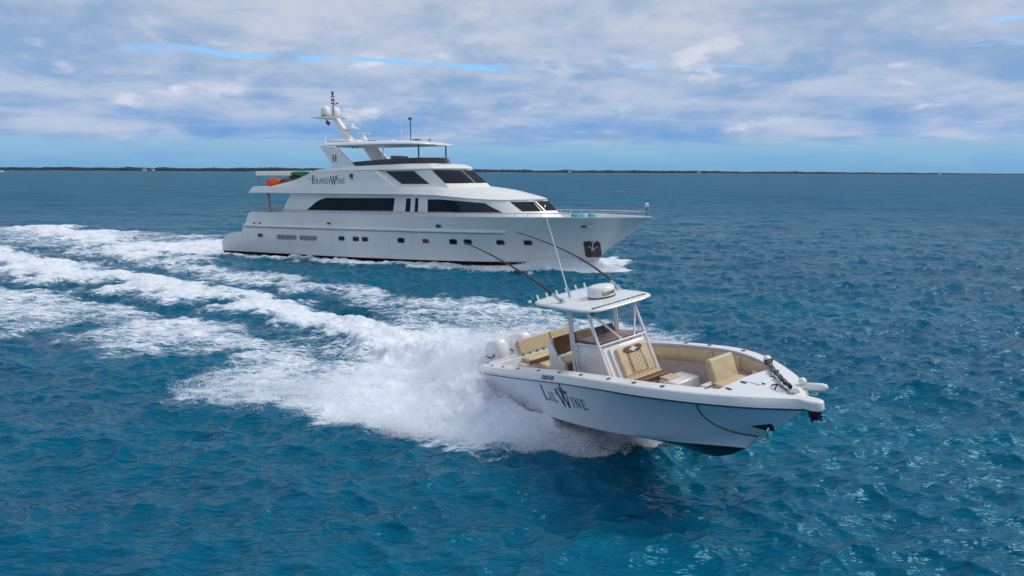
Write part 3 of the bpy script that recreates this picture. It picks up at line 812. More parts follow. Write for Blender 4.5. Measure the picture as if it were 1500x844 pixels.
# white cap along the bulwark
for sd in (-1, 1):
    mb = MB(); pts = [(x, sd * (y_half(x, 3.2) - .06), 3.215) for x in xs_list() if x >= 3.4]
    rings = [[(x, y - sd * .10, z - .02), (x, y - sd * .10, z + .05), (x, y + sd * .085, z + .05), (x, y + sd * .085, z - .02)] for x, y, z in pts]
    mb.loft(rings, closed=True, cap=True).build('cap_rail', yw, yacht)
    mb = MB(); xs = [x for x in np.arange(2.6, 24.9, .4)] + [24.9]
    rings = []
    for x in xs:
        y = y_half(x, 2.26); o = .14 if x < 24.2 else .14 * (24.95 - x) / .75 + .012
        rings.append([(x, sd * (y - .03), 2.14), (x, sd * (y + o * .7), 2.14), (x, sd * (y + o), 2.19), (x, sd * (y + o), 2.27), (x, sd * (y - .03), 2.32)])
    rs_ = mb.loft(rings, closed=True, cap=True).build('rub_strake', yw, yacht)
    MB().loft([[(x, sd * (y_half(x, 2.12) - .01), 2.135), (x, sd * (y_half(x, 2.12) + .05), 2.135), (x, sd * (y_half(x, 2.08) + .035), 2.075), (x, sd * (y_half(x, 2.08) - .01), 2.075)] for x in xs[:-1]], closed=True, cap=True).build('strake_shadow_strip', grey, rs_)  # grey strip standing in for the shadow line under the strake
    for x in (25.75, 26.5, 27.25):
        MB().loft([[(x + dx, sd * (y_half(x + dx, z) + l), z) for z, l in ((2.42, -.02), (2.42, .03), (2.53, .03), (2.53, -.02))] for dx in np.linspace(0, .5, 5)], closed=True, cap=True).build('hull_dash', fenderw, yacht)


def hull_plate(name, x0, x1, z0, z1, m, round_=.35, lift=.02, sd=-1, parent=None, n=16, squash=4.0):
    """rounded plate lying on the hull side"""
    cx, cz, rx, rz = (x0 + x1) / 2, (z0 + z1) / 2, (x1 - x0) / 2, (z1 - z0) / 2
    pts = []
    for k in range(n * 2):
        a = 2 * math.pi * k / (n * 2); c_, s_ = math.cos(a), math.sin(a)
        e = 2 / squash
        pts.append((cx + rx * abs(c_) ** e * (1 if c_ > 0 else -1), cz + rz * abs(s_) ** e * (1 if s_ > 0 else -1)))
    f = lambda x, z, l: (x, sd * (y_half(x, z) + l), z)
    v = [f(x, z, lift) for x, z in pts] + [f(x, z, -.06) for x, z in pts]; N = len(pts)
    return mesh_obj(name, v, [tuple(range(N)), tuple(range(N, 2 * N))[::-1]] + [(i, i + N, (i + 1) % N + N, (i + 1) % N) for i in range(N)], m, parent or yacht)


def porthole(x, z, w, h, g):
    fr = hull_plate('porthole', x - w / 2 - .05, x + w / 2 + .05, z - h / 2 - .05, z + h / 2 + .05, chrome if g is glass else yw, lift=.018)
    hull_plate('pane', x - w / 2, x + w / 2, z - h / 2, z + h / 2, g, lift=.032, parent=fr)


brassy = mat('curtained_pane', (0.16, 0.085, 0.04), 0.2, var=.4, vscale=9)
for x, g in ((4.18, glass), (12.0, glass), (13.27, glass), (14.05, glass), (17.05, glass), (19.0, brassy), (21.05, glass), (22.1, glass), (24.35, glass), (26.15, glass)):
    porthole(x, 1.49, .50, .30, g)
vent_m = mat('vent_grille', (0.42, 0.36, 0.31), 0.5, var=.3, vscale=14)
for x0, x1 in ((5.85, 7.8), (8.1, 9.75)):
    v = hull_plate('engine_vent', x0, x1, 1.24, 1.60, vent_m, lift=.015, squash=7)
    mb = MB()
    for k in range(5):
        z = 1.29 + k * .062
        mb.loft([[(x, -(y_half(x, z) + .015), z), (x, -(y_half(x, z) + .045), z + .02), (x, -(y_half(x, z) + .015), z + .035)] for x in (x0 + .1, x1 - .1)], closed=True, cap=True)
    mb.build('louvre', grey, v)
for x, z in ((3.7, 2.42), (4.25, 2.42), (10.94, 2.55), (20.1, 2.55), (29.9, 2.60)):
    w_ = .36 if x > 5 else .28
    f_ = hull_plate('fairlead', x - w_ / 2 - .05, x + w_ / 2 + .05, z - .13, z + .13, chrome, lift=.03, squash=2.4)
    hull_plate('fairlead_opening', x - w_ / 2 + .03, x + w_ / 2 - .03, z - .065, z + .065, black, lift=.04, squash=2.4, parent=f_)
# anchor pocket
apk = mat('anchor_pocket_steel', (0.12, 0.085, 0.075), 0.35, metal=0.5, var=.4, vscale=3)
ap = hull_plate('anchor_pocket', 29.62, 30.62, .50, 1.62, apk, lift=.03, squash=9)
mb = MB()
f_ = lambda x, z, l: Vector((x, -(y_half(x, z) + l), z))
mb.tube([f_(30.20, 1.5, .07), f_(30.17, 1.05, .10)], .045)
mb.tube([f_(29.90, 1.30, .08), f_(30.17, 1.05, .12), f_(30.47, 1.28, .08)], .055)
mb.box(f_(30.17, 1.03, .12), (.22, .1, .14))
mb.build('anchor', chrome, ap)
# railing on the bulwark
rail_xs = np.linspace(5.2, 33.4, 34)
for sd in (-1, 1):
    rl = MB().tube([(x, sd * max(y_half(x, 3.2) - .12, .02), 3.47 + .10 * max(0, (x - 27) / 6.5)) for x in np.linspace(5.0, 33.7, 80)], .026, 6).build('handrail', chrome, yacht)
    st = None
    for x in rail_xs:
        y = sd * max(y_half(x, 3.2) - .12, .02); zt = 3.47 + .10 * max(0, (x - 27) / 6.5)
        MB().tube([(x - .05, y, 3.25), (x, y, zt)], .018, 6).build('stanchion', chrome, rl)
MB().tube([(3.6, -3.3, 3.48), (3.6, 3.3, 3.48)], .03).tube([(3.6, -3.3, 3.2), (3.6, -3.3, 3.48)], .03).tube([(3.6, 3.3, 3.2), (3.6, 3.3, 3.48)], .03).build('aft_rail', chrome, yacht)
MB().box((3.75, 0, 2.75), (.5, 4.6, .85)).build('aft_bench', teak, yacht, bevel=.06)
MB().box((4.6, 0, 2.9), (.14, 5.6, 1.0)).build('aft_bulkhead', yw, yacht, bevel=.03)
for sd in (-1, 1):
    MB().tube([(4.7, sd * 2.85, 2.4), (4.62, sd * 2.85, 4.8)], .17, 14).build('deck_pillar', grey, yacht)


# ---- deckhouse shells: bottom and top outlines, starboard half, mirrored to port
class Shell:
    def __init__(s, bot, top):
        n = len(bot)
        d = [0]
        for i in range(1, n): d.append(d[-1] + (Vector(bot[i]) - Vector(bot[i - 1])).length + (Vector(top[i]) - Vector(top[i - 1])).length)
        s.t = np.array(d) / d[-1]; s.b = np.array(bot, float); s.tp = np.array(top, float)
    def P(s, t, q, lift=0.0):
        """t 0..1 along the starboard half (1 = centreline at the front), >1 continues on the port side"""
        port = t > 1; tt = 2 - t if port else t
        b = np.array([np.interp(tt, s.t, s.b[:, k]) for k in range(3)]); u = np.array([np.interp(tt, s.t, s.tp[:, k]) for k in range(3)])
        p = b + (u - b) * q
        if lift:
            e = 1e-3; t0, t1 = max(tt - e, 0), min(tt + e, 1)
            g = lambda a: np.array([np.interp(a, s.t, s.b[:, k]) for k in range(3)]) * (1 - q) + np.array([np.interp(a, s.t, s.tp[:, k]) for k in range(3)]) * q
            nrm = np.cross(g(t1) - g(t0), u - b); nrm /= np.linalg.norm(nrm) + 1e-9
            if tt > .995: nrm = np.array([abs(nrm[0]), 0, nrm[2]]); nrm /= np.linalg.norm(nrm)
            if nrm[0] * .3 + nrm[1] * -1 < 0 and tt < .9: nrm = -nrm
            if tt >= .9 and nrm[0] < 0: nrm = -nrm
            p = p + nrm * lift
        if port: p = p * np.array([1, -1, 1])
        return Vector(p)
    def body(s, name, m, parent, thick_aft=True):
        mb = MB(); ts = list(s.t) + [2 - a for a in s.t[::-1][1:]]
        rings = [[s.P(t, q) for q in (0, .5, 1)] for t in ts]
        mb.loft(rings)
        n = len(ts)
        mb.add([s.P(t, 1) for t in ts], [tuple(range(n))]); mb.add([s.P(t, 0) for t in ts], [tuple(range(n))[::-1]])
        mb.add([s.P(ts[0], 0), s.P(ts[0], 1), s.P(ts[-1], 1), s.P(ts[-1], 0)], [(0, 1, 2, 3)])
        return mb.build(name, m, parent, smooth=25)
    def panel(s, name, poly, m, parent, lift=.02, n=14):
        """poly: (t, lower q, upper q) columns"""
        T = [c[0] for c in poly]; lo = [c[1] for c in poly]; hi_ = [c[2] for c in poly]
        ts = sorted(set(list(np.linspace(T[0], T[-1], n)) + T + [float(a) for a in s.t if T[0] < a < T[-1]]))
        rings = []
        for t in ts:
            a, b = np.interp(t, T, lo), np.interp(t, T, hi_)
            rings.append([s.P(t, a, -.03), s.P(t, a, lift), s.P(t, (a + b) / 2, lift), s.P(t, b, lift), s.P(t, b, -.03)])
        return MB().loft(rings, closed=True, cap=True).build(name, m, parent, smooth=25)


def solve_shell(sh, x, z, t0, t1):
    """(t, q) on the shell where x and z have the given values"""
    best = None
    for t in np.linspace(t0, t1, 160):
        b, u = sh.P(t, 0), sh.P(t, 1); q = (z - b.z) / (u.z - b.z); e = abs((b + (u - b) * q).x - x)
        if best is None or e < best[0]: best = (e, t, q)
    return best[1], best[2]


main = Shell([(5.5, -2.9, 2.5), (20, -2.9, 2.5), (23.4, -2.85, 2.5), (25.7, -2.55, 2.5), (26.7, -2.2, 2.5), (28.0, -1.2, 2.5), (28.5, 0, 2.5)],
             [(7.0, -2.9, 4.72), (20, -2.9, 4.68), (22.4, -2.78, 4.46), (23.6, -2.5, 4.33), (24.5, -2.15, 4.30), (25.9, -1.15, 4.30), (26.62, 0, 4.32)])
y_main = main.body('main_deckhouse', yw, yacht)


def side_window(sh, name, corners, parent, m=glass, lift=.02, tr=(0, .9)):
    """corners: columns (x, z_low, z_high) along the side"""
    cols = []
    for x, a, b in corners:
        t, qa = solve_shell(sh, x, a, *tr); t2, qb = solve_shell(sh, x, b, *tr); cols.append((t, qa, qb))
    return sh.panel(name, cols, m, parent, lift)


def slanted_window(sh, name, pts, parent, m=glass, lift=.02, tr=(0, .95), n=8):
    """four corners (x, z): lower aft, upper aft, upper fore, lower fore; the ends may slope"""
    q = [solve_shell(sh, x, z, *tr) for x, z in pts]
    (ta, qa), (tb, qb), (tc_, qc), (td, qd) = q
    rings = []
    for k in range(n + 1):
        u = k / n; row = []
        for j in range(5):
            v = j / 4
            t = (ta * (1 - v) + tb * v) * (1 - u) + (td * (1 - v) + tc_ * v) * u; qq = (qa * (1 - v) + qb * v) * (1 - u) + (qd * (1 - v) + qc * v) * u
            row.append(sh.P(t, qq, lift))
        t0 = ta * (1 - u) + td * u; q0 = qa * (1 - u) + qd * u; t1 = tb * (1 - u) + tc_ * u; q1 = qb * (1 - u) + qc * u
        rings.append([sh.P(t0, q0, -.03)] + row + [sh.P(t1, q1, -.03)])
    return MB().loft(rings, closed=True, cap=True).build(name, m, parent, smooth=25)


W1 = [(8.46, 3.47, 3.50), (8.7, 3.47, 3.74), (9.0, 3.47, 4.02), (9.4, 3.47, 4.26), (9.86, 3.47, 4.38), (16.1, 3.50, 4.40)]
side_window(main, 'saloon_window', W1, y_main)
side_window(main, 'narrow_window', [(17.17, 3.48, 4.39), (17.50, 3.48, 4.39)], y_main)
side_window(main, 'narrow_window', [(17.88, 3.45, 4.42), (18.2, 3.45, 4.42)], y_main)
side_window(main, 'forward_window', [(19.0, 3.47, 4.34), (21.5, 3.48, 4.24), (23.75, 3.49, 4.06), (24.55, 3.49, 3.52)], y_main, tr=(0, .93))
# forward windscreen in two panes with a mullion


def pane(sh, name, aft, fore, parent, n=8):
    """aft and fore edges as ((t, q) low, (t, q) high)"""
    rings = []
    for k in range(n + 1):
        u = k / n; lo = np.array(aft[0]) * (1 - u) + np.array(fore[0]) * u; hi_ = np.array(aft[1]) * (1 - u) + np.array(fore[1]) * u
        rings.append([sh.P(*lo, -.03)] + [sh.P(*(lo + (hi_ - lo) * v), .02) for v in (0, .5, 1)] + [sh.P(*hi_, -.03)])
    return MB().loft(rings, closed=True, cap=True).build(name, glass, parent, smooth=25)


def windscreen(sh, name, low, high, split, parent, tr):
    a, b = solve_shell(sh, *low, *tr), solve_shell(sh, *high, *tr)
    pane(sh, name, (a, b), ((split - .003, a[1]), (split - .003, b[1])), parent)
    pane(sh, name, ((split + .003, a[1]), (split + .003, b[1])), ((.999, a[1]), (.999, b[1])), parent)
    pane(sh, name, ((1.005, a[1]), (1.005, b[1])), ((2 - split - .003, a[1]), (2 - split - .003, b[1])), parent)
    pane(sh, name, ((2 - split + .003, a[1]), (2 - split + .003, b[1])), ((2 - a[0], a[1]), (2 - b[0], b[1])), parent)


windscreen(main, 'windscreen', (25.70, 3.56), (24.85, 4.17), .955, y_main, (.82, .97))

# ---- upper deck: overhang aft, brow over the forward house
E_B = [(3.24, 3.4, 4.74), (16.9, 3.38, 4.66), (17.8, 3.14, 4.64), (19.6, 3.1, 4.60), (21.2, 3.0, 4.47), (22.4, 2.85, 4.38), (23.6, 2.6, 4.31), (24.6, 2.2, 4.29), (25.9, 1.25, 4.29), (26.45, .65, 4.30), (26.72, .01, 4.30)]
E_T = [(3.65, 3.34, 5.2), (16.5, 3.34, 5.2), (17.5, 3.0, 5.21), (19.6, 2.78, 5.14), (21.2, 2.5, 4.99), (22.3, 2.3, 4.86), (23.4, 2.1, 4.68), (24.3, 1.8, 4.55), (25.5, 1.05, 4.46), (26.15, .55, 4.43), (26.5, .008, 4.42)]
E_C = [5.23, 5.25, 5.25, 5.25, 5.22, 5.16, 5.04, 4.90, 4.64, 4.50, 4.43]
rings = []
for (b, t_, zc_) in zip(E_B, E_T, E_C):
    xt = t_[0]
    half = [(b[0], 0, b[2] + .02), (b[0], b[1] - .02 if b[1] > .1 else b[1], b[2]), (b[0], b[1], b[2] + .035), t_, (xt, t_[1] * .72, t_[2] + (zc_ - t_[2]) * .62), (xt, t_[1] * .38, t_[2] + (zc_ - t_[2]) * .92), (xt, 0, zc_)]
    rings.append([(x, -y, z) for x, y, z in half] + [(x, y, z) for x, y, z in half[::-1]][1:])
y_deck = MB().loft(rings, closed=True, cap=True).build('upper_deck', yw, yacht, smooth=28)

# ---- upper house
upper = Shell([(9.6, -2.6, 5.1), (18.8, -2.6, 5.1), (20.45, -2.4, 5.1), (21.75, -1.35, 5.1), (22.5, 0, 5.1)],
              [(9.4, -2.55, 6.46), (17.8, -2.55, 6.46), (18.95, -2.38, 6.44), (20.2, -1.3, 6.44), (20.82, 0, 6.44)])
y_upper = upper.body('upper_house', yw, yacht)
slanted_window(upper, 'sky_lounge_window', [(16.45, 5.38), (15.40, 6.27), (17.75, 6.27), (18.95, 5.38)], y_upper, tr=(.3, .86))
windscreen(upper, 'pilothouse_windscreen', (20.12, 5.42), (19.1, 6.30), .93, y_upper, (.68, .94))
for sd in (-1, 1):
    y0, y1 = sd * 3.02, sd * 2.9
    wing = MB().prism([(4.98, 5.18), (7.68, 5.73), (8.6, 6.05), (9.2, 6.30), (14.72, 6.30), (16.4, 5.18)], 1, y1, y0)
    wing.add([(14.72, y0, 6.30), (15.45, sd * 2.5, 6.30), (17.2, sd * 2.5, 5.18), (16.4, y0, 5.18), (14.72, y1 - sd * .25, 6.30), (16.4, y1 - sd * .25, 5.18)], [(0, 1, 2, 3), (0, 4, 5, 3), (4, 1, 2, 5), (0, 1, 4), (3, 5, 2)])
    wg = wing.build('side_wing', yw, yacht, smooth=20)
    if sd == -1: y_wing = wg
sz = .50; cz = .36
runs = []
x = 9.12
for ch, big in (('B', 1), ('R', 0), ('A', 0), ('N', 0), ('D', 0), ('I', 0), ('W', 1), ('I', 0), ('N', 0), ('E', 0)):
    k = (.62 if big else .40)
    runs.append((ch, x, 5.40 - (.06 if ch == 'W' else 0), k * .86, k)); x += GL[ch][0] * k * .86 + .035
leaf = arc(.3, .5, .22, .3, 0, 360, .3, 8) + [(.3, .2, .1, -.5, .12), (.35, .8, .6, 1.3, .2), (.1, .6, -.3, .9, .25), (.6, 1.3, .85, 1.5, .18)]
runs.append((leaf, 11.33, 5.72, .22, .22))
runs.append(([(-.9, .9, 0, .7, .09), (0, .7, .5, .55, .08)], 9.05, 5.42, .34, .44))
lettering('name_lettering', runs, lambda u, v, l: (u, -3.02 - l, v), inkg, y_wing, .008)
MB().lathe([(.02, -.06), (.13, -.05), (.16, .0), (.13, .05), (.02, .06)], (12.75, -3.06, 5.98), 16, ax=Matrix.Rotation(R(90), 3, 'X')).build('round_light', dgrey, yacht)
MB().lathe([(.02, -.06), (.1, -.05), (.12, .0), (.1, .04)], (12.78, -3.05, 5.80), 16, ax=Matrix.Rotation(R(90), 3, 'X')).build('round_light', grey, yacht)

# ---- flybridge
F_B = [(9.15, 2.9, 6.30), (14.7, 2.9, 6.33), (17.8, 2.72, 6.36), (19.2, 2.42, 6.38), (20.3, 1.4, 6.38), (20.7, .75, 6.39), (20.9, .01, 6.39)]
F_T = [(9.35, 2.8, 6.40), (12.6, 2.78, 6.64), (17.2, 2.6, 6.78), (18.7, 2.3, 6.76), (19.9, 1.3, 6.64), (20.45, .7, 6.56), (20.8, .008, 6.52)]
rings = []
for i, (b, t_) in enumerate(zip(F_B, F_T)):
    zc_ = (6.42, 6.66, 6.80, 6.80, 6.74, 6.66, 6.56)[i]
    half = [(b[0], 0, b[2] + .01), (b[0], b[1], b[2]), (b[0], b[1] + (.03 if b[1] > .1 else 0), b[2] + .06), t_, (t_[0], t_[1] * .6, t_[2] + (zc_ - t_[2]) * .8), (t_[0], 0, zc_)]
    rings.append([(x, -y, z) for x, y, z in half] + [(x, y, z) for x, y, z in half[::-1]][1:])
MB().loft(rings, closed=True, cap=True).build('flybridge_coaming', yw, yacht, smooth=28)
scr = [(11.9, 2.5, 6.62, 6.86), (12.6, 2.5, 6.66, 6.97), (14.8, 2.48, 6.72, 7.10), (17.0, 2.3, 6.78, 7.19), (18.1, 1.8, 6.80, 7.21), (18.7, 1.0, 6.78, 7.21), (18.9, 0, 6.78, 7.21)]
half = [[(x + .0, -y, a), (x - .16 * min(1, max(0, (x - 14) / 4)), -y * .96, b), (x - .16 * min(1, max(0, (x - 14) / 4)) - .03, -y * .95, b), (x - .03, -y * .99, a)] for x, y, a, b in scr]
rings = half + [[(p[0], -p[1], p[2]) for p in r] for r in half[::-1][1:]]
MB().loft(rings, closed=True, cap=True).build('flybridge_windscreen', glassb, yacht, smooth=40)
MB().box((14.9, .6, 7.0), (1.0, 2.2, .55)).box((14.5, .6, 7.2), (.2, 2.2, .45)).build('flybridge_seat', grey, yacht, bevel=.08)
# arch legs carry the hardtop
for sd in (-1, 1):
    lg = MB().prism([(9.78, 8.16), (11.15, 8.12), (12.85, 6.62), (12.3, 6.45), (10.2, 6.32), (10.9, 6.72)], 1, sd * 2.5, sd * 2.78).build('arch_leg', yw, yacht, smooth=20, bevel=.04)
    if sd == -1:
        lettering('letter_emblem', [('H', 10.92, 7.0, .50, .50)], lambda u, v, l: (u, -2.78 - l, v), ink, lg, .012)
for sd in (-1, 1):
    MB().tube([(17.75, sd * 1.9, 6.8), (17.75, sd * 1.9, 8.2)], .055, 8).build('hardtop_post', dgrey, yacht)
MB().tube([(14.95, -2.2, 6.75), (14.95, -2.2, 8.2)], .045, 8).build('hardtop_post', yw, yacht)
HT = [(9.35, 2.25), (9.5, 2.5), (10.2, 2.66), (13, 2.72), (16, 2.66), (17.6, 2.45), (18.3, 2.0), (18.65, 1.2), (18.75, .02)]
rings = []
for x, b in HT:
    e = min(1, (x - 9.3) / 1.2); zt = 8.30 + .14 * e if x < 11 else 8.44 - .26 * max(0, (x - 15.5) / 3.25) ** 1.4; zb = 8.14 - .02 * e if x < 17 else 8.12 - .05 * (x - 17) / 1.7
    half = [(x, 0, zb), (x, b * .85, zb), (x, b, zb + .06), (x, b * .97, (zt + zb) / 2 + .04), (x, b * .8, zt), (x, 0, zt + .07)]
    rings.append([(x, -y, z) for x, y, z in half] + [(x, y, z) for x, y, z in half[::-1]][1:])
y_hard = MB().loft(rings, closed=True, cap=True).build('hardtop', yw, yacht, smooth=35)
MB().box((9.95, 0, 8.60), (2.2, 1.7, .16)).box((9.7, 0, 8.70), (1.4, 1.3, .08)).build('mast_base', yw, yacht, bevel=.05)
# mast
mp = lambda p: p
mast = MB().prism([(9.02, 10.36), (9.45, 10.36), (10.78, 8.60), (10.02, 8.60)], 1, -.22, .22).build('mast', yw, yacht, bevel=.06)
MB().prism([(7.38, 10.44), (9.5, 10.44), (9.35, 10.33), (8.6, 10.30), (7.5, 10.36)], 1, -.95, .95).build('mast_platform', yw, mast, bevel=.03)
for sd in (-1, 1):
    dm = MB().lathe([(.30, 0), (.36, .05), (.37, .30), (.35, .48), (.28, .62), (.16, .70), (.02, .73)], (8.75, sd * .58, 10.52), 24).build('satellite_dome', fenderw, yacht, smooth=50)
    MB().lathe([(.30, -.08), (.38, -.05), (.38, .02), (.30, .04)], (8.75, sd * .58, 10.52), 24).build('dome_base', grey, dm)
mb = MB().tube([(8.98, 0, 10.4), (8.98, 0, 11.55)], .035)
for dx, dy in ((-.12, 0), (.12, 0), (0, -.12), (0, .12)): mb.tube([(8.98 + dx, dy, 11.45), (8.98 + dx, dy, 12.0)], .018, 6)
mb.box((8.98, 0, 11.45), (.3, .3, .03)).box((8.98, 0, 12.0), (.3, .3, .03)).box((8.98, 0, 11.72), (.1, .1, .14)).tube([(8.98, 0, 12.0), (8.98, 0, 12.12)], .05).tube([(8.98, 0, 12.12), (8.98, 0, 12.34)], .085)
mb.tube([(8.98, 0, 11.30), (9.35, 0, 11.42)], .02, 6).box((9.38, 0, 11.45), (.16, .08, .08))
mb.build('mast_light_pole', dgrey, yacht)
fl = MB(); n = 8
fl.loft([[(8.25 + .05 * i, .04 * math.sin(i * 1.2), 10.30 - .03 * i), (8.22 + .05 * i, .04 * math.sin(i * 1.2 + .5), 9.98 - .03 * i)] for i in range(n)])
fl.build('flag', redp, mast)


def radar(x, z, ang, L=1.3):
    p = MB().lathe([(.30, -.06), (.30, 0), (.20, .03), (.16, .18), (.10, .32), (.03, .36)], (x, 0, z), 20).build('radar_pedestal', fenderw, yacht, smooth=50)
    rot = Matrix.Rotation(ang, 3, 'Z') @ Matrix.Rotation(R(4), 3, 'Y')
    MB().box((x, 0, z + .42), (L, .13, .11), rot).build('scanner_bar', yw, p, bevel=.03)


radar(10.72, 9.60, R(20)); radar(11.72, 8.72, R(-15), 1.45)
MB().prism([(9.6, 9.50), (11.1, 9.57), (11.1, 9.50), (9.95, 9.40)], 1, -.3, .3).build('radar_bracket', yw, mast, bevel=.02)
for x, y, z0, z1, r_, m in ((15.0, .2, 8.45, 10.0, .022, fenderw), (15.35, -.3, 8.45, 10.75, .016, fenderw), (9.75, -2.0, 8.40, 8.95, .05, fenderw), (9.85, .2, 9.5, 10.55, .018, fenderw)):
    MB().tube([(x, y, z0), (x, y, z1)], r_, 6, r2=r_ * .6).build('whip_antenna', m, yacht)
lp = MB().tube([(15.92, 0, 8.4), (15.92, 0, 10.0)], .035).box((15.92, 0, 10.06), (.22, .22, .14)).build('hailer_pole', dgrey, yacht)
MB().tube([(15.92, 0, 10.02), (16.12, 0, 10.06)], .05, 10, r2=.11).build('hailer_horn', grey, lp)
for x, y, d in ((13.0, -.6, .5), (14.4, .8, .6), (16.7, -.4, .45), (14.9, -.9, .35)):
    MB().box((x, y, 8.52), (d, .5, .07)).build('hardtop_hatch', dgrey if d > .4 else yw, yacht, bevel=.02)
MB().lathe([(.08, -.1), (.10, 0), (.10, .12), (.02, .2)], (17.7, -.3, 8.42), 14).build('searchlight', chrome, yacht)
for y in (-1.2, -.7):
    MB().tube([(11.6, y, 8.12), (11.6, y, 8.02)], .06, 8).build('down_light', dgrey, yacht)
# aft boat deck: crane and its post
cr = MB().box((4.1, -.4, 6.22), (5.6, .30, .34)).build('boat_crane', yw, yacht, bevel=.05)
MB().tube([(6.4, -.4, 5.2), (6.4, -.4, 6.2)], .2, 14).build('crane_post', yw, cr)
MB().tube([(1.45, -.4, 6.1), (1.45, -.4, 5.55)], .02, 6).build('crane_hook_line', dgrey, cr)
for x in (3.8, 5.0, 6.2): MB().tube([(x, 3.1, 5.2), (x, 3.1, 5.95)], .02, 6).build('boat_deck_stanchion', chrome, yacht)
MB().tube([(3.8, 3.1, 5.95), (6.3, 3.1, 5.95)], .02, 6).build('boat_deck_rail', chrome, yacht)
# bow fittings
MB().tube([(33.6, 0, 3.2), (33.6, 0, 3.95)], .025, 6).build('jackstaff', dgrey, yacht)
MB().lathe([(.10, 0), (.12, .05), (.12, .22), (.03, .28)], (33.6, 0, 3.85), 14).build('bow_light', fenderw, yacht)
MB().loft([[(x, y, 2.55 + .35 * (1 - (y / 1.75) ** 2) * min(1, (30.5 - x) / 1.2)) for y in np.linspace(-1.7, 1.7, 9)] for x in np.linspace(28.0, 30.5, 8)]).build('foredeck_trunk', yw, yacht)


def lumpy(name, c, d, m, label, cat, rotz=0.0, seed=1, parent_rot=YACHT_ROT, base=YACHT_POS, group=None, n=22):
    """soft bag or cover: a squashed ball with folds, sitting on its flat underside"""
    g = random.Random(seed); ph = [g.uniform(0, 6.3) for _ in range(6)]
    Mx = Matrix.Translation(base) @ Matrix.Rotation(parent_rot[2], 4, 'Z') @ Matrix.Rotation(parent_rot[1], 4, 'Y') @ Matrix.Rotation(parent_rot[0], 4, 'X')
    prof = []
    for i in range(n // 2 + 1):
        a = -math.pi / 2 + math.pi * i / (n // 2)
        ring = []
        for k in range(n):
            b = 2 * math.pi * k / n
            f = 1 + .09 * math.sin(3 * b + ph[0]) + .07 * math.sin(5 * b + ph[1] + 2 * a) + .06 * math.sin(7 * a + ph[2])
            r = max(math.cos(a), 0.001) ** .7
            ring.append((d[0] / 2 * r * math.cos(b) * f, d[1] / 2 * r * math.sin(b) * f, max(d[2] * (.5 + .5 * math.sin(a)) * (1 + .12 * math.sin(2 * b + ph[3]) * math.cos(a)), 0)))
        prof.append(ring)
    o = MB().loft(prof, closed=True, cap=True).build(name, m, None, smooth=60)
    o.matrix_world = Mx @ Matrix.Translation(c) @ Matrix.Rotation(rotz, 4, 'Z')
    return tag(o, label, cat, group)


lumpy('inflatable_toy', (4.95, -2.45, 5.22), (1.45, .9, .62), orange, 'bright orange inflatable bundle lying on the yacht aft boat deck', 'inflatable', R(5), 3)
lumpy('folded_inflatable', (7.55, -2.3, 5.98), (1.7, .8, .36), green, 'green folded inflatable lying high on the yacht boat deck by the crane', 'inflatable', R(4), 5)
lumpy('storage_bag', (6.45, -2.5, 5.45), (1.6, .6, .38), brown, 'brown and dark lashed bag between the orange and green inflatables', 'bag', R(-8), 9)
lumpy('boarding_mat', (6.9, -2.2, 5.78), (1.1, .5, .26), dgrey, 'dark rolled mat under the green inflatable on the yacht', 'mat', R(10), 12)
lumpy('canvas_cover', (29.35, -1.25, 3.02), (.9, .6, .44), teal, 'pale turquoise canvas cover on the yacht foredeck, the larger one further aft', 'cover', R(10), 7, group='turquoise covers on the yacht foredeck')
lumpy('canvas_cover', (30.2, -.9, 3.02), (.5, .6, .50), teal, 'narrow turquoise canvas cover on the yacht foredeck, the one nearer the bow', 'cover', R(40), 8, group='turquoise covers on the yacht foredeck')
# ------------------------------------------------------------------ the small speedboat (x forward from the transom, y to port, z up from the keel)
boat = thing('centre_console_boat', 'small white open speedboat with hardtop and tan seats planing in front of the yacht', 'speedboat', BOAT_POS, BOAT_ROT)
BM = Matrix.Translation(BOAT_POS) @ Matrix.Rotation(BOAT_ROT[2], 4, 'Z') @ Matrix.Rotation(BOAT_ROT[1], 4, 'Y') @ Matrix.Rotation(BOAT_ROT[0], 4, 'X')
XB = [0, .15, .3, .45, .6, .75, .88, .95, 1.0]
SB = [1.47, 1.52, 1.555, 1.572, 1.56, 1.43, .97, .56, .05]; SZ = [.928, 1.107, 1.298, 1.492, 1.637, 1.724, 1.7095, 1.6715, 1.601]
LOA = 10.136


def sheer(u): return Vector((LOA * u, max(float(hermite(u, XB, SB)[0]), .03), float(hermite(u, XB, SZ)[0])))


K_Z = [(0, 0), (6.5, -.02), (7.3, -.02), (7.71, .03), (8.1, .18), (8.4, .34), (8.59, .46)]
def keel(u): x = 8.59 * u; return Vector((x, .004, itp(x, K_Z)))
def bootl(u):
    x = 8.59 * u
    return Vector((x, max(float(hermite(x, [0, 3, 5, 6.5, 7.5, 8.2, 8.59], [1.24, 1.26, 1.15, .84, .47, .17, .012])[0]), .012), float(hermite(x, [0, 3, 5, 6.5, 7.5, 8.59], [.25, .28, .35, .40, .43, .46])[0])))
def chine(u):
    x = 8.97 * u
    return Vector((x, max(float(hermite(x, [0, 3, 5, 6.5, 7.5, 8.4, 8.97], [1.29, 1.31, 1.21, .94, .58, .23, .02])[0]), .02), float(hermite(x, [0, 3, 5, 6.5, 7.5, 8.97], [.29, .32, .40, .47, .55, .85])[0])))


def topside(u, v):
    a, b = chine(u), sheer(u); p = a.lerp(b, v)
    p.y *= 1 - .30 * (4 * v * (1 - v)) * .5 * u ** 3
    p.x += .06 * 4 * v * (1 - v) * u ** 6
    return p


def sole_z(x): return itp(x, [(0, .5), (5.2, .55), (5.5, .95), (10, 1.0)])


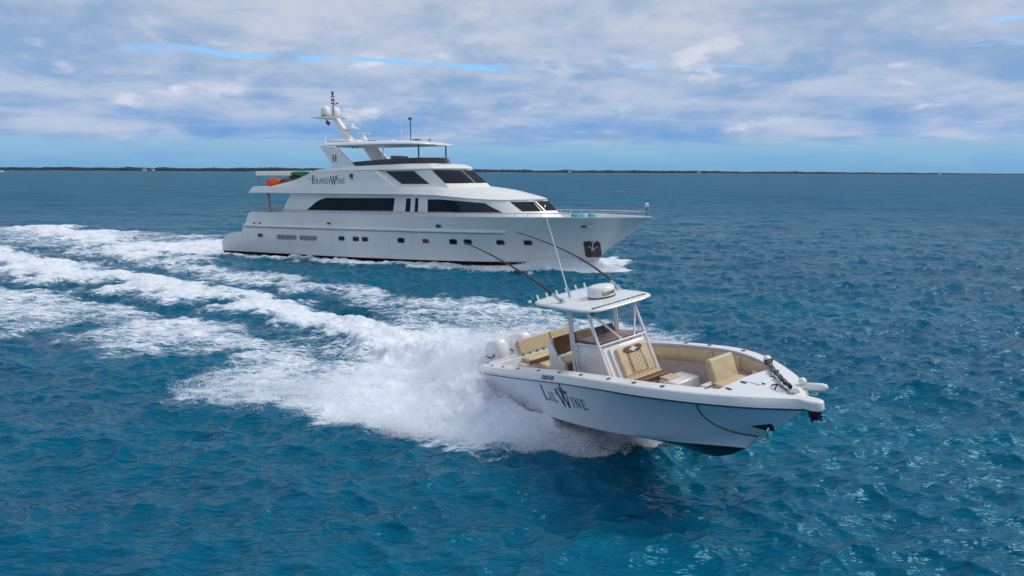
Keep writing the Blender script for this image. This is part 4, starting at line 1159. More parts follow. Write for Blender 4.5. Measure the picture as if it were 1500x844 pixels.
US = list(np.linspace(0, .06, 3)) + list(np.linspace(.09, .9, 46)) + list(np.linspace(.915, 1, 12))
rings = []; NV = 10
for u in US:
    side = [keel(u), keel(u).lerp(bootl(u), .5), bootl(u), bootl(u) + Vector((0, .001, .004)), chine(u)] + [topside(u, (k + 1) / NV) for k in range(NV)]
    rings.append(side)
mis = [1, 1, 0, 0] + [0] * NV
full = [[Vector((p.x, -p.y, p.z)) for p in r[::-1]] + r for r in rings]
mb = MB().loft(full, mis=mis[::-1] + [0] + mis)
n = len(full[0]); mb.add(full[0], [tuple(range(n))])
b_hull = mb.build('hull', [hullw, boot], boat, smooth=32)

# point on the starboard topside at a given x and z
def side_pt(x, z, lift):
    u, v = x / LOA, .6
    for _ in range(25):
        p = topside(u, v); e = 1e-3
        pu = (topside(u + e, v) - p) / e; pv = (topside(u, v + e) - p) / e
        det = pu.x * pv.z - pv.x * pu.z; rx, rz = x - p.x, z - p.z
        u += (rx * pv.z - pv.x * rz) / det; v += (pu.x * rz - rx * pu.z) / det
    return Vector((x, -(topside(u, v).y + lift), z))


# gunwale, coaming, inner liner and sole
U0, U1 = .075, .870
def gun(u):
    s = sheer(u); k = min(1, s.y / .5)
    return [s + Vector((0, .012, 0)), s + Vector((0, .005 * k, .05)), s + Vector((0, -.035 * k, .165)), s + Vector((0, -.06 * k, .185)), Vector((s.x, max(s.y - .30 * k, .004), s.z + .205))]
rings = []
for u in US:
    g = gun(u); rings.append(g)
for sd in (-1, 1):
    mb = MB().loft([[Vector((p.x, sd * p.y, p.z)) for p in r] for r in rings])
    mb.build('gunwale', gel, boat, smooth=30)
    mb = MB(); rr = []
    for u in [U0] + [u for u in US if U0 < u < U1] + [U1]:
        g = gun(u)[-1]; s = sheer(u); zz = sole_z(s.x); lim = -side_pt(s.x, zz + .02, -.05).y
        rr.append([Vector((g.x, sd * g.y, g.z)), Vector((g.x, sd * (g.y - .02), g.z - .015)), Vector((g.x, sd * (g.y - .02), g.z - .07)), Vector((g.x, sd * (g.y + .02), g.z - .075)), Vector((g.x, sd * min(g.y - .02, -side_pt(s.x, (g.z + zz) / 2, -.05).y), (g.z + zz) / 2)), Vector((g.x, sd * min(g.y - .08, lim), zz + .03)), Vector((g.x, sd * min(g.y - .11, lim - .03), zz))])
    mb.loft(rr).build('inner_liner', liner, boat, smooth=30)
    # tan bolsters along the coaming
    for (a, b) in ((.45, .66), (.663, .75), (.753, .862), (.14, .36)):
        br = []
        for u in np.linspace(a, b, 14):
            g = gun(u)[-1]
            br.append([Vector((g.x, sd * (g.y - .005), g.z - .068)), Vector((g.x, sd * (g.y - .075), g.z - .08)), Vector((g.x, sd * (g.y - .095), g.z - .22)), Vector((g.x, sd * (g.y - .075), g.z - .37)), Vector((g.x, sd * (g.y - .005), g.z - .40))])
        MB().loft(br, closed=True, cap=True).build('coaming_bolster', tan, boat, smooth=60)
    MB().tube([Vector((s.x, sd * (s.y + .018), s.z + .004)) for s in [sheer(u) for u in US]], .022, 8).build('rub_rail', dgrey, boat, smooth=60)
    MB().tube([Vector((s.x, sd * (s.y + .03), s.z + .028)) for s in [sheer(u) for u in US]], .018, 8).build('rub_rail_insert', chrome, boat, smooth=60)
us_ = [U0] + [u for u in US if U0 < u < U1] + [U1]
MB().loft([[Vector((LOA * u, y * min(gun(u)[-1].y - .11, -side_pt(LOA * u, sole_z(LOA * u) + .02, -.05).y - .03), sole_z(LOA * u))) for y in (-1, -.5, 0, .5, 1)] for u in us_]).build('cockpit_sole', liner, boat)
# stern deck and foredeck
def deck(name, ua, ub, cam_, drop_aft=None):
    mb = MB(); rr = []
    uu = [ua] + [u for u in US if ua < u < ub] + [ub]
    for u in uu:
        g = gun(u)[-1]
        rr.append([Vector((g.x, y * g.y, g.z + cam_ * (1 - y * y) * min(1, g.y / .4))) for y in np.linspace(-1, 1, 9)])
    mb.loft(rr)
    e = rr[0] if drop_aft else rr[-1]
    zz = sole_z(e[0].x)
    mb.loft([e, [Vector((p.x + (.04 if drop_aft else -.0), max(-1, min(1, p.y / max(abs(e[0].y), .01))) * min(abs(e[0].y), -side_pt(p.x, zz + .02, -.05).y), zz)) for p in e]])
    return mb.build(name, gel, boat, smooth=30)
deck('stern_deck', 0.0, U0, .01)
b_fore = deck('foredeck', U1, 1.0, .035, True)
MB().box((9.05, 0, float(sheer(.893).z) + .238), (.5, .42, .02)).build('anchor_locker_hatch', gel, b_fore, bevel=.015)

# dark rod holders and cleats let into the gunwale
for u, sd in ((.06, -1), (.13, -1), (.22, -1), (.33, -1), (.43, -1), (.52, -1), (.62, -1), (.70, -1), (.77, -1), (.30, 1), (.55, 1), (.63, 1), (.74, 1), (.83, 1)):
    s = sheer(u)
    MB().lathe([(.045, 0), (.05, .006), (.048, .012), (.03, .014)], (s.x, sd * (s.y - .17), s.z + .193), 14).build('rod_holder', dgrey, boat)
for x, y in ((8.98, -.27), (9.28, -.12), (9.2, .25), (8.95, -.62), (8.95, .62), (.12, -1.2), (.12, 1.2)):
    u = x / LOA; s = sheer(u); z = s.z + .205 + .035 * (1 - (y / max(s.y - .3, .1)) ** 2) if abs(y) < s.y - .3 else s.z + .2
    MB().tube([(x - .07, y, z + .008), (x + .07, y, z + .008)], .014, 6).box((x, y, z - .004), (.07, .05, .02)).build('cleat', dgrey, boat)

runs = []; x = 3.50
for ch, k, dz in (('L', .40, 0), ('I', .26, 0), ('L', .26, 0), ("'", .26, .03), ('W', .46, -.06), ('I', .27, .0), ('N', .27, .0), ('E', .27, .0)):
    runs.append((ch, x, dz, k * .98, k)); x += GL[ch][0] * k * .98 + .03
leaf2 = arc(.3, .5, .22, .3, 0, 360, .34, 8) + arc(.3, .5, .08, .12, 0, 360, .25, 5) + [(.3, .2, .1, -.5, .14), (.35, .8, .35, 1.35, .2), (.1, .6, -.3, .9, .25), (.5, .6, .95, .35, .22), (.35, 1.3, .62, 1.5, .22)]
runs.append((leaf2, 4.42, .27, .22, .22))
lettering('name_lettering', runs, lambda u, v, l: side_pt(u, .84 + (u - 3.5) * .035 + v, l), ink, b_hull, .005)
runs, _ = word('FOUNTAIN', 3.74, 0, .10, .092, track=.02)
def gun_pt(x, v, lift):
    s = sheer(x / LOA); return Vector((x + v * .25, -(s.y + .006 - .35 * v + lift), s.z + .052 + v))
lettering('maker_lettering', runs, gun_pt, ink, boat, .006)

# ---- outboard engines
def outboard(y):
    e = MB(); rr = []
    for z, lx, ly, ox in ((.52, .30, .19, .02), (.62, .38, .235, .0), (.80, .43, .265, -.02), (1.05, .45, .275, -.03), (1.25, .44, .27, -.02), (1.40, .40, .25, .01), (1.49, .33, .205, .04), (1.53, .22, .13, .06)):
        ring = []
        for k in range(28):
            a = 2 * math.pi * k / 28; c_, s_ = math.cos(a), math.sin(a)
            ring.append((-.80 + ox + lx * abs(c_) ** .72 * (1 if c_ > 0 else -1), y + ly * abs(s_) ** .72 * (1 if s_ > 0 else -1), z + .05 * c_ * (z - .5)))
        rr.append(ring)
    cowl = e.loft(rr, closed=True, cap=True).build('outboard_engine', gel, boat, smooth=55)
    def skin(a0, a1, z0, z1, name, m):
        st = []
        for i in range(13):
            a = R(a0 + (a1 - a0) * i / 12); row = []
            for zz in (z0, z1):
                lx = np.interp(zz, [.62, .8, 1.05, 1.25, 1.4], [.38, .43, .45, .44, .40]) + .008; ly = np.interp(zz, [.62, .8, 1.05, 1.25, 1.4], [.235, .265, .275, .27, .25]) + .008
                ox = np.interp(zz, [.62, .8, 1.05, 1.25, 1.4], [0, -.02, -.03, -.02, .01]); c_, s_ = math.cos(a), math.sin(a)
                z_ = zz + .12 * (a1 and (i / 12)) * 0
                row.append((-.80 + ox + lx * abs(c_) ** .72 * (1 if c_ > 0 else -1), y + ly * abs(s_) ** .72 * (1 if s_ > 0 else -1), z_ + .05 * c_ * (zz - .5)))
            st.append(row)
        MB().loft(st).build(name, m, cowl)
    skin(222, 290, 1.00, 1.06, 'cowl_stripe', dgrey); skin(200, 262, .68, .71, 'cowl_stripe', dgrey)
    MB().lathe([(.01, .012), (.045, .01), (.05, 0)], (-.55, y - .268, 1.12), 14, ax=Matrix.Rotation(R(90), 3, 'X')).build('cowl_badge', dgrey, cowl)
    MB().prism([(-1.0, .6), (-.55, .6), (-.6, .1), (-.72, -.45), (-.98, -.45)], 1, y - .09, y + .09).build('lower_unit', gel, cowl, bevel=.03)
    MB().prism([(-.55, .75), (.02, .70), (.02, .25), (-.55, .35)], 1, y - .14, y + .14).build('engine_bracket', dgrey, cowl, bevel=.02)
outboard(-.42); outboard(.42)

# ---- bench across the stern
def leaned(c, ang): return Matrix.Rotation(ang, 3, 'Y')
MB().box((.86, .32, .82), (.56, 1.75, .52)).build('bench_base', gel, boat, bevel=.03)
for c, w in ((.10, 1.06), (1.03, .76)):
    bp = cushion('bench_backrest', (.60, c, 1.46), (.13, w, .42), tanq, boat, rot=(0, R(-12), 0), r=.045)
MB().box((.52, .40, 1.44), (.05, 1.85, .40), Matrix.Rotation(R(-12), 3, 'Y')).build('backrest_shell', gel, boat, bevel=.015)
for c, w in ((.02, .92), (.86, .70)):
    cushion('bench_cushion', (.93, c, 1.15), (.56, w, .12), tan, boat, r=.04)
MB().box((1.215, .35, 1.12), (.03, 1.62, .11)).build('bench_front_trim', brown, boat, bevel=.012)
for y in (-.35, -.12, .12, .34):
    MB().lathe([(.035, 0), (.035, .03), (.02, .035)], (.70, y, 1.225), 10).build('cup_holder', dgrey, boat)
cushion('footstool_cushion', (1.38, .10, .98), (.46, .62, .14), tan, boat, r=.05)
MB().box((1.38, .10, .72), (.40, .56, .38)).build('footstool_base', gel, boat, bevel=.03)

# ---- leaning post with helm seats
lp_ = MB().prism([(2.62, .52), (3.30, .52), (3.30, 1.46), (3.05, 1.62), (2.78, 2.02), (2.66, 2.0), (2.62, 1.4)], 1, -.64, .64).build('leaning_post', gel, boat, bevel=.03)
for y in (-.31, .31):
    cushion('helm_backrest', (2.93, y, 1.86), (.12, .55, .46), brown, lp_, rot=(0, R(-14), 0), r=.045)
    cushion('helm_seat', (3.22, y, 1.54), (.50, .56, .13), tan, lp_, r=.05)
    MB().box((3.42, y, 1.38), (.05, .55, .16)).build('seat_front_trim', brown, lp_, bevel=.015)
    cushion('foot_pad', (3.40, y, 1.12), (.16, .5, .12), tan, lp_, r=.04)
    MB().tube([(2.95, y - .3, 1.60), (3.22, y - .3, 1.78), (3.42, y - .3, 1.78)], .022, 8).build('armrest', dgrey, lp_)

# ---- console
HW = .61
con = MB().prism([(3.95, .52), (5.62, .52), (5.62, .95), (5.40, 1.30), (5.06, 2.10), (4.95, 2.14), (4.10, 2.14), (3.95, 2.0)], 1, -HW, HW).build('console', gel, boat, smooth=25, bevel=.035, seg=3)
MB().box((4.50, 0, 2.155), (.98, 1.20, .035)).build('dash_rim', black, con, bevel=.012)
MB().box((4.48, 0, 2.182), (.80, 1.06, .03)).build('dash_panel', dash, con, bevel=.01)
MB().box((4.16, .12, 2.28), (.05, .62, .22), Matrix.Rotation(R(-25), 3, 'Y')).build('instrument_screen', glass, con, bevel=.015)
wh = MB().tube([(3.86 + .02 * math.cos(a) - .08 * math.sin(a), .12 + .19 * math.cos(a), 1.86 + .17 * math.sin(a)) for a in np.linspace(0, 2 * math.pi, 25)], .016, 6)
for a in (R(90), R(210), R(330)): wh.tube([(3.90, .12, 1.86), (3.86 - .08 * math.sin(a), .12 + .19 * math.cos(a), 1.86 + .17 * math.sin(a))], .012, 6)
wh.build('steering_wheel', chrome, con)
MB().box((4.62, -HW - .004, 1.28), (.62, .02, 1.2)).build('console_door', gel, con, bevel=.006)
MB().tube([(4.36, -HW - .02, 1.3), (4.36, -HW - .02, 1.45)], .014, 6).build('door_handle', chrome, con)
# lounge seat on the front of the console
ang = math.atan2(.34, .80)
Rf = Matrix.Rotation(-ang, 3, 'Y')
fc = lambda s_, y, l: Vector((5.06, y, 2.10)) + Rf @ Vector((l, 0, -s_))
fr = MB(); pts = [(.08, -.50), (.08, .50), (.92, .50), (.92, -.50)]
MB().box(fc(.46, .02, .035), (.05, .98, .84), Rf).build('seat_surround', gel, con, bevel=.02)
cushion('lounge_backrest', fc(.44, .08, .085), (.12, .88, .70), tan, con, rot=Rf, r=.05)
cushion('lounge_backrest_centre', fc(.50, .08, .125), (.07, .36, .50), tanq, con, rot=Rf, r=.03)
MB().tube([fc(.26, -.10, .165), fc(.50, -.115, .17), fc(.74, -.13, .165)], .008, 6).tube([fc(.26, .26, .165), fc(.50, .275, .17), fc(.74, .29, .165)], .008, 6).tube([fc(.26, -.10, .165), fc(.25, .08, .17), fc(.26, .26, .165)], .008, 6).build('seat_piping', brown, con)
hp_ = MB(); poly = [(.125 + .0, -.20), (.125, .20), (.17, .27), (.22, .25), (.275, .14), (.285, 0), (.275, -.14), (.22, -.25), (.17, -.27)]
v = [fc(s_ + .0, y + .08, .170) for s_, y in poly] + [fc(s_, y + .08, .10) for s_, y in poly]; k = len(poly)
hp_.add(v, [tuple(range(k)), tuple(range(k, 2 * k))[::-1]] + [(i, i + k, (i + 1) % k + k, (i + 1) % k) for i in range(k)])
hr = hp_.build('headrest_patch', brown, con, bevel=.008)
lettering('headrest_emblem', [([(-.7, 0, .7, 0, .2), (0, -.45, 0, .45, .22), (-.35, -.3, .35, .3, .14), (-.35, .3, .35, -.3, .14)], 0, 0, .15, .15)], lambda u, v, l: fc(.20 - v, u + .08, .17 + l), fenderw, con, .004)
cushion('lounge_cushion', (5.54, .08, 1.37), (.30, .94, .12), tanq, con, r=.045)
cushion('lounge_front_bolster', (5.79, .08, 1.355), (.22, .95, .13), brown, con, r=.05)
MB().box((5.66, .08, 1.26), (.50, .90, .09)).build('lounge_trim', brown, con, bevel=.03)
MB().box((5.62, .08, 1.08), (.44, .94, .30)).build('lounge_base', gel, con, bevel=.03)
# storage box forward of the seat
fb = MB().box((6.18, .55, 1.13), (.62, .70, .36)).build('storage_box', gel, boat, bevel=.05, seg=3)
cushion('box_cushion', (6.05, .40, 1.33), (.30, .34, .06), tan, fb, r=.025)
fb2 = MB().box((7.35, .62, 1.16), (.62, .62, .40), None, 0, .92).build('storage_box', gel, boat, bevel=.05, seg=3)

# ---- bow seat
bs_ = cushion('bow_backrest', (7.96, .20, 1.90), (.16, .64, .54), tan, boat, rot=(0, R(-14), 0), r=.05)
cushion('bow_cushion', (8.34, .14, 1.67), (.56, .74, .14), tan, boat, r=.05)
MB().box((8.30, .12, 1.36), (.50, .80, .50)).build('bow_seat_base', brown, boat, bevel=.04)
for sd in (-1, 1):
    cushion('bow_side_cushion', (8.42, sd * .66, 1.62), (.36, .10, .30), tan, boat, rot=(0, 0, sd * R(-28)), r=.04)

# ---- T-top frame and hardtop
for sd in (-1, 1):
    y = sd * .67
    MB().tube([(5.50, y, 1.0), (5.04, y, 2.17), (4.74, y * .98, 3.05)], .036, 10).build('front_post', alum, boat, smooth=60)
    MB().tube([(3.86, y, .55), (3.85, y, 1.4), (3.90, y, 2.1), (3.95, y * .98, 2.8), (3.90, y * 1.0, 3.05)], .040, 10).build('rear_post', alum, boat, smooth=60)
    MB().tube([(4.02, y, .55), (4.00, y, 2.1), (4.05, y * .98, 3.05)], .028, 10).build('rear_post', alum, boat, smooth=60)
    MB().tube([(3.90, y, 2.10), (4.5, y, 2.15), (5.04, y, 2.19)], .024, 8).build('side_rail', alum, boat, smooth=60)
MB().tube([(5.05, -.67, 2.18), (5.07, 0, 2.19), (5.05, .67, 2.18)], .026, 8).build('front_rail', alum, boat, smooth=60)
MB().tube([(4.80, -.66, 2.86), (4.86, -.50, 2.78), (4.95, -.28, 2.52), (5.05, -.02, 2.19)], .026, 8).build('brace', alum, boat, smooth=60)
MB().tube([(4.80, .66, 2.88), (4.88, .56, 2.6), (5.05, .34, 2.19)], .026, 8).build('brace', alum, boat, smooth=60)
MB().tube([(3.98, -.67, 1.62), (4.12, -.72, 1.58), (4.28, -.68, 1.60)], .018, 8).build('grab_handle', chrome, boat, smooth=60)
ws = MB().add([(5.06, -.62, 2.21), (5.06, .62, 2.21), (4.74, .60, 3.02), (4.74, -.60, 3.02)], [(0, 1, 2, 3)])
for sd in (-1, 1): ws.add([(5.05, sd * .645, 2.21), (4.75, sd * .64, 3.0), (4.10, sd * .64, 3.0), (4.02, sd * .645, 2.16)], [(0, 1, 2, 3)])
wo = ws.build('windscreen', clear, boat, smooth=0); pass

out_ = []
def rr_pt(a):
    c_, s_ = math.cos(a), math.sin(a); ex = .38
    x = 3.99 + 1.40 * abs(c_) ** ex * (1 if c_ > 0 else -1); y = .97 * abs(s_) ** ex * (1 if s_ > 0 else -1)
    if c_ < 0: y *= 1.0 + .03 * abs(c_)
    return x, y
angs = np.linspace(0, 2 * math.pi, 72, endpoint=False)
def htop(scale, z, cam_=0.0): return [(3.99 + (rr_pt(a)[0] - 3.99) * scale, rr_pt(a)[1] * scale, z) for a in angs]
rings = [htop(.02, 3.03), htop(.90, 3.02), htop(.985, 3.035), htop(1.0, 3.06), htop(.992, 3.085), htop(.95, 3.105), htop(.75, 3.122), htop(.4, 3.132), htop(.02, 3.135)]
b_top = MB().loft(rings, closed=True, cap=True).build('hardtop', gel, boat, smooth=50)
MB().box((4.55, .2, 2.99), (.22, .5, .06)).build('overhead_box', grey, b_top, bevel=.02)
MB().tube([(4.9, .35, 3.03), (4.9, .35, 2.96)], .07, 10).build('spreader_light', fenderw, b_top)
MB().box((4.5, -.35, 2.90), (.12, .10, .18)).build('overhead_radio', black, b_top, bevel=.02)
# marks along the front edge of the top, too worn to read
runs = []; x = -.78
for k in range(22):
    w_ = .034 + .02 * ((k * 7) % 3) / 2
    runs.append(([(0, 0, .25, 1, .30), (.3, .9, .75, .9, .25), (.3, .1, .75, .1, .25)] if k % 2 else [(.1, 0, .1, 1, .3), (.5, 0, .5, 1, .3), (.1, .5, .5, .5, .25)], x, 0, .062, .085))
    x += .070
lettering('hardtop_marking', runs, lambda u, v, l: Vector((5.15 + v * .9 - .02 * (u / .8) ** 2, u, 3.117 + l - (v * .12))), ink, b_top, .006)
rd = MB().lathe([(.27, 0), (.33, .015), (.335, .10), (.325, .19), (.29, .245), (.2, .265), (.02, .27)], (4.32, .10, 3.15), 40).build('radar_dome', gel, b_top, smooth=50)
MB().lathe([(.28, -.04), (.338, -.035), (.338, .012), (.28, .015)], (4.32, .10, 3.15), 40).build('radar_base', dgrey, rd)
runs, wd = word('GARMIN', 0, 0, .088, .088, track=.03)
def dome_pt(u, v, l):
    a = R(2) + (u - wd / 2) / .335; rr_ = .334 + l
    return Vector((4.32 + rr_ * math.cos(a), .10 + rr_ * math.sin(a), 3.15 + .05 + v))
lettering('radar_lettering', runs, dome_pt, ink, rd, .004)
for y in (-.70, -.42, -.12, .18, .48, .76):
    MB().tube([(2.68, y, 3.08), (2.63, y, 3.20)], .024, 10).tube([(2.635, y, 3.19), (2.627, y, 3.208)], .028, 10).build('rod_holder_tube', alum, b_top, smooth=60)
MB().lathe([(.01, -.04), (.04, -.03), (.05, 0), (.04, .03), (.01, .04)], (2.62, -.93, 3.09), 14).build('stern_light', fenderw, b_top)


def bez(p, n=24):
    p = [Vector(q) for q in p]; o = []
    for i in range(n + 1):
        t = i / n; q = list(p)
        while len(q) > 1: q = [q[k].lerp(q[k + 1], t) for k in range(len(q) - 1)]
        o.append(q[0])
    return o


for base, ctrl, tip in (((3.80, -.70, 3.14), (2.4, -.97, 4.05), (-.26, -1.1, 4.62)), ((4.02, .84, 3.14), (2.6, 1.02, 3.95), (-1.30, 1.2, 4.48))):
    pole = MB().tube(bez((base, ctrl, tip), 30), .030, 8, r2=.016).build('outrigger', carbon, b_top, smooth=60)
    bz = bez((base, ctrl, tip), 30)
    MB().tube(bz[:4], .040, 10).build('outrigger_butt', chrome, pole, smooth=60)
    for k in (13, 22, 29): MB().lathe([(.03, -.02), (.045, 0), (.03, .02)], bz[k], 8).build('line_guide', carbon, pole)
    MB().lathe([(.09, 0), (.09, .02), (.05, .04), (.05, .10), (.02, .12)], (base[0], base[1], 3.11), 14).build('outrigger_mount', chrome, b_top)
MB().tube([(3.50, -.28, 3.12), (3.02, -.3, 5.15)], .017, 8, r2=.009).build('whip_antenna', fenderw, b_top)
MB().tube([(3.52, -.28, 3.12), (3.46, -.28, 3.36)], .030, 8).build('antenna_mount', chrome, b_top)

# ---- bow pulpit, anchor, bow eye
s1 = sheer(1.0)
MB().prism([(9.95, -.12), (10.32, -.12), (10.44, -.08), (10.47, 0), (10.44, .08), (10.32, .12), (9.95, .12)], 2, 1.62, 1.80).build('bow_pulpit', gel, boat, bevel=.03)
an = MB().tube([(9.9, 0, 1.70), (10.40, 0, 1.56)], .028, 8).prism([(10.15, 1.60), (10.40, 1.62), (10.36, 1.45), (10.24, 1.42)], 1, -.05, .05).add([(10.2, 0, 1.55), (10.34, -.12, 1.48), (10.30, -.11, 1.38), (10.14, 0, 1.50), (10.34, .12, 1.48), (10.30, .11, 1.38)], [(0, 1, 2, 3), (0, 3, 5, 4)])
an.build('anchor', black, boat, bevel=.01)
MB().box((9.84, 0, 1.83), (.22, .16, .10)).tube([(9.86, -.11, 1.85), (9.86, .11, 1.85)], .05, 12).build('windlass', grey, boat, bevel=.02)
MB().tube([(9.5, -.12, 1.94), (9.62, -.10, 1.98), (9.74, -.10, 1.94), (9.78, -.05, 1.90)], .016, 6).tube([(9.62, -.10, 1.98), (9.60, -.16, 1.89)], .016, 6).build('bow_cleat', dgrey, boat)
f1 = lambda x, z: Vector((x, -(side_y(x, z) + .012), z))


def side_y(x, z): return -side_pt(x, z, 0).y


pk = MB(); poly = [(9.03, 1.10), (9.40, 1.19), (9.36, 1.00), (9.20, .97)]
v = [Vector((x, side_pt(x, z, .012).y, z)) for x, z in poly] + [Vector((x, side_pt(x, z, -.02).y, z)) for x, z in poly]
pk.add(v, [(0, 1, 2, 3), (7, 6, 5, 4)] + [(i, i + 4, (i + 1) % 4 + 4, (i + 1) % 4) for i in range(4)])
pk.build('bow_eye_plate', black, boat)
MB().tube([(9.30, -.10, 1.08), (9.30, -.15, 1.0), (9.27, -.12, .88), (9.22, -.06, .90)], .022, 8).tube([(9.05, -.12, .90), (9.12, -.16, .84), (9.22, -.14, .84), (9.25, -.08, .88)], .026, 8).build('bow_eye', chrome, boat, smooth=60)


def on_boat(mb, name, m, label, cat, smooth=60, group=None):
    o = mb.build(name, m, None, smooth=smooth); o.matrix_world = BM
    return tag(o, label, cat, group)


# loose things on the boat
pts = bez([(8.62, -.62, 1.94), (8.60, -.85, 1.95), (8.57, -1.12, 1.86), (8.60, -1.10, 1.62)], 10)
pts += bez([(8.60, -1.10, 1.62), (8.66, -1.02, 1.30), (8.86, -.62, 1.02), (9.08, -.16, .88)], 16)[1:]
on_boat(MB().tube(pts, .018, 8), 'mooring_line', rope_m, 'thin brown line hanging over the bow of the small speedboat to its bow eye', 'rope')
pts = bez([(8.56, .84, 1.98), (8.70, .78, 1.99), (8.90, .52, 2.0), (9.17, .36, 2.0)], 12) + bez([(9.17, .36, 2.0), (9.40, .22, 2.0), (9.62, .06, 1.98), (9.84, -.02, 1.95)], 12)[1:]
on_boat(MB().tube([p + Vector((.010 * math.sin(i * 1.7), .012 * math.sin(i * 2.3), 0)) for i, p in enumerate(pts)], .042, 10), 'chafe_sleeved_rope', braid, 'thick black and white braided rope lying across the speedboat foredeck', 'rope')
on_boat(MB().lathe([(.005, -.08), (.045, -.07), (.074, -.035), (.08, 0), (.074, .035), (.045, .07), (.005, .08)], (8.50, .90, 1.99), 20), 'ball_fender', fenderw, 'white ball fender at the port end of the braided rope', 'fender')
on_boat(MB().tube([(8.50, .82, 1.97), (8.62, .90, 2.0), (8.68, .80, 1.98), (8.60, .74, 1.97), (8.74, .70, 1.98)], .03, 8), 'rope_knot', black, 'black knotted strap beside the white ball fender', 'strap')
ax_ = Vector((.95, .12, .10)).normalized(); c0 = Vector((9.84, .34, 1.85)); prof = [(.01, 0), (.045, .01), (.07, .05), (.07, .34), (.058, .40), (.03, .43), (.01, .44)]
on_boat(MB().lathe(prof, c0, 18, ax=ax_.to_track_quat('Z', 'Y').to_matrix()), 'cylinder_fender', fenderw, 'white sausage shaped fender sticking out over the port bow of the speedboat', 'fender')
on_boat(MB().lathe([(.005, -.07), (.042, -.06), (.07, -.02), (.07, .02), (.042, .06), (.005, .07)], (9.76, .38, 1.92), 18), 'round_fender', fenderw, 'pale round buoy tucked behind the sausage shaped fender', 'fender')
# ------------------------------------------------------------------ far shore and far boats
def build_island():
    g = np.random.default_rng(12); n = 1500
    x = np.linspace(-4600, 4600, n)
    def sm(a, k): return np.convolve(a, np.ones(k) / k, 'same')
    base = np.interp(x, [-4600, -3200, -2300, -1800, -1300, -600, 0, 900, 1400, 2000, 2600, 3300, 4600], [9, 11, 17, 15, 17, 16, 14, 13, 10, 7.5, 5.0, 3.5, 2.5])
    h = base * (1 + .18 * sm(g.normal(size=n), 40) * 6 * .35 + .16 * sm(g.normal(size=n), 9) * 2) + sm(g.normal(size=n), 3) * .9
    h = np.clip(h, .6, None) * np.where(sm(g.normal(size=n), 60) * 8 < -2.0, .45, 1)
    rings = []
    for i in range(n):
        y = 3950 + 60 * math.sin(x[i] / 700) + 30 * math.sin(x[i] / 190)
        rings.append([(x[i], y, -1), (x[i], y + 6, .8), (x[i], y + 14, h[i] * .62 + .3), (x[i], y + 40, h[i] * (1 + .08 * math.sin(i * 1.3))), (x[i], y + 110, h[i] * .96), (x[i], y + 300, h[i] * .8), (x[i], y + 500, -1)])
    m = bpy.data.materials.new('wooded_shore'); m.use_nodes = True; t = NT(m.node_tree); b = t.n['Principled BSDF']
    ge = t.new('ShaderNodeNewGeometry'); s3 = t.new('ShaderNodeSeparateXYZ', i_Vector=ge.outputs['Position'])
    nz = t.noise(ge.outputs['Position'], .06, 5, .65); nb = t.noise(ge.outputs['Position'], .004, 4, .6)
    wood = t.mix(t.smooth(nz, .35, .65), (.014, .024, .034, 1), (.034, .046, .052, 1))
    sand = t.mix(t.smooth(nb, .5, .62), (.035, .04, .045, 1), (.20, .18, .16, 1))
    t.l.new(t.mix(t.smooth(s3.outputs[2], .6, 2.2), sand, wood), b.inputs['Base Color']); b.inputs['Roughness'].default_value = .95
    o = MB().loft(rings).build('island', m, None, smooth=0); o['kind'] = 'structure'; o['label'] = 'long low wooded island along the horizon'
    return o


build_island()
wall_w = mat('white_house_wall', (.75, .73, .70), .7); roof_g = mat('house_roof', (.30, .27, .25), .7)


def house(x, y, w, d, h, rz, label):
    r = thing('shore_house', label, 'house', (x, y, 1.0), (0, 0, rz), 'white houses on the far shore')
    MB().box((0, 0, h / 2), (w, d, h)).build('wall', wall_w, r)
    MB().add([(-w * .55, -d * .6, h), (w * .55, -d * .6, h), (w * .55, d * .6, h), (-w * .55, d * .6, h), (-w * .5, 0, h + d * .45), (w * .5, 0, h + d * .45)], [(0, 1, 5, 4), (2, 3, 4, 5), (0, 4, 3), (1, 2, 5), (3, 2, 1, 0)]).build('roof', roof_g, r)


for x, w, h, lb in ((-1935, 18, 6, 'white house on the far shore, left one of the close pair'), (-1890, 14, 5, 'white house on the far shore, right one of the close pair'), (-1495, 22, 5, 'low wide white house on the far shore left of the yacht stern'), (300, 16, 4.5, 'tiny white house on the far shore just right of the yacht pilothouse'), (980, 14, 4, 'tiny white house alone on the far shore beyond the yacht bow')):
    house(x, 3925, w, 9, h, .1, lb)

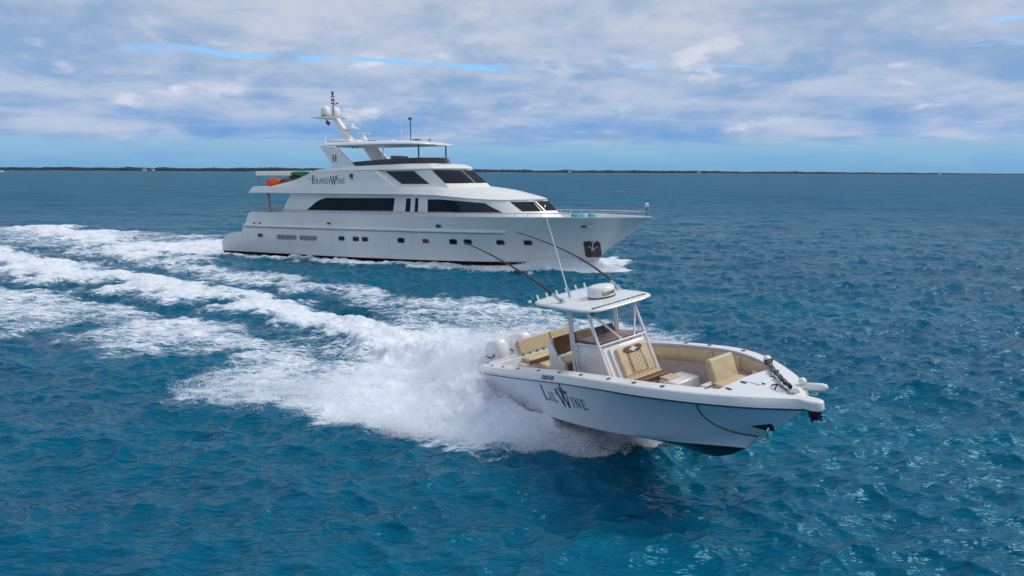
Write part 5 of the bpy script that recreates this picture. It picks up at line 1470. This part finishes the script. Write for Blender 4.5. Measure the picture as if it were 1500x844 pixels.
# a motor cruiser at the left edge of the picture, a sailing boat far off to the right
mc = thing('motor_cruiser', 'distant white motor cruiser at the left end of the horizon', 'boat', (-885, 1290, 0.2), (0, 0, R(8)))
def small_hull(L, B, H, m, parent):
    rr = []
    for k in range(9):
        u = k / 8; b = B / 2 * (1 - max(0, (u - .45) / .55) ** 2) + .02
        rr.append([(-L / 2 + L * u, -b, H * (1 + .3 * u)), (-L / 2 + L * u * .94, -b * .8, 0), (-L / 2 + L * u * .9, 0, -.5), (-L / 2 + L * u * .94, b * .8, 0), (-L / 2 + L * u, b, H * (1 + .3 * u))])
    mb = MB().loft(rr); mb.loft([[r[0], r[-1]] for r in rr]); mb.add(rr[0], [(0, 1, 2, 3, 4)])
    return mb.build('hull', m, parent)
small_hull(17, 4.6, 1.5, yw, mc)
MB().prism([(-5, 1.5), (4, 1.7), (2.4, 3.2), (-4.2, 3.2)], 1, -1.7, 1.7).build('cabin', yw, mc, bevel=.1)
MB().prism([(-4, 2.2), (3.2, 2.3), (2.7, 2.9), (-4, 2.9)], 1, -1.73, 1.73).build('window', glass, mc)
MB().prism([(-3.6, 3.2), (1.4, 3.2), (.8, 4.2), (-3.4, 4.2)], 1, -1.2, 1.2).build('flybridge', yw, mc, bevel=.1)
sb = thing('sailing_boat', 'distant sailing boat with white sails near the right end of the horizon', 'sailboat', (1860, 3250, 0.2), (0, 0, R(20)))
small_hull(15, 4, 1.4, yw, sb)
MB().tube([(.8, 0, 1.2), (.8, 0, 20)], .12, 8).build('mast', dgrey, sb)
sail_m = mat('white_sailcloth', (.8, .8, .78), .8)
def sail(name, a, b, c, belly):
    rr = []
    for i in range(9):
        u = i / 8; p, q = Vector(a).lerp(Vector(c), u), Vector(b).lerp(Vector(c), u)
        rr.append([p.lerp(q, v) + Vector((0, belly * math.sin(math.pi * v) * (1 - u), 0)) for v in np.linspace(0, 1, 7)])
    o = MB().loft(rr).build(name, sail_m, sb); md = o.modifiers.new('thickness', 'SOLIDIFY'); md.thickness = .03
sail('mainsail', (.6, 0, 2.6), (-5.8, 0, 2.6), (.7, 0, 19.6), .8); sail('jib', (7.0, 0, 1.8), (1.4, .5, 2.2), (.9, 0, 17.5), .6)
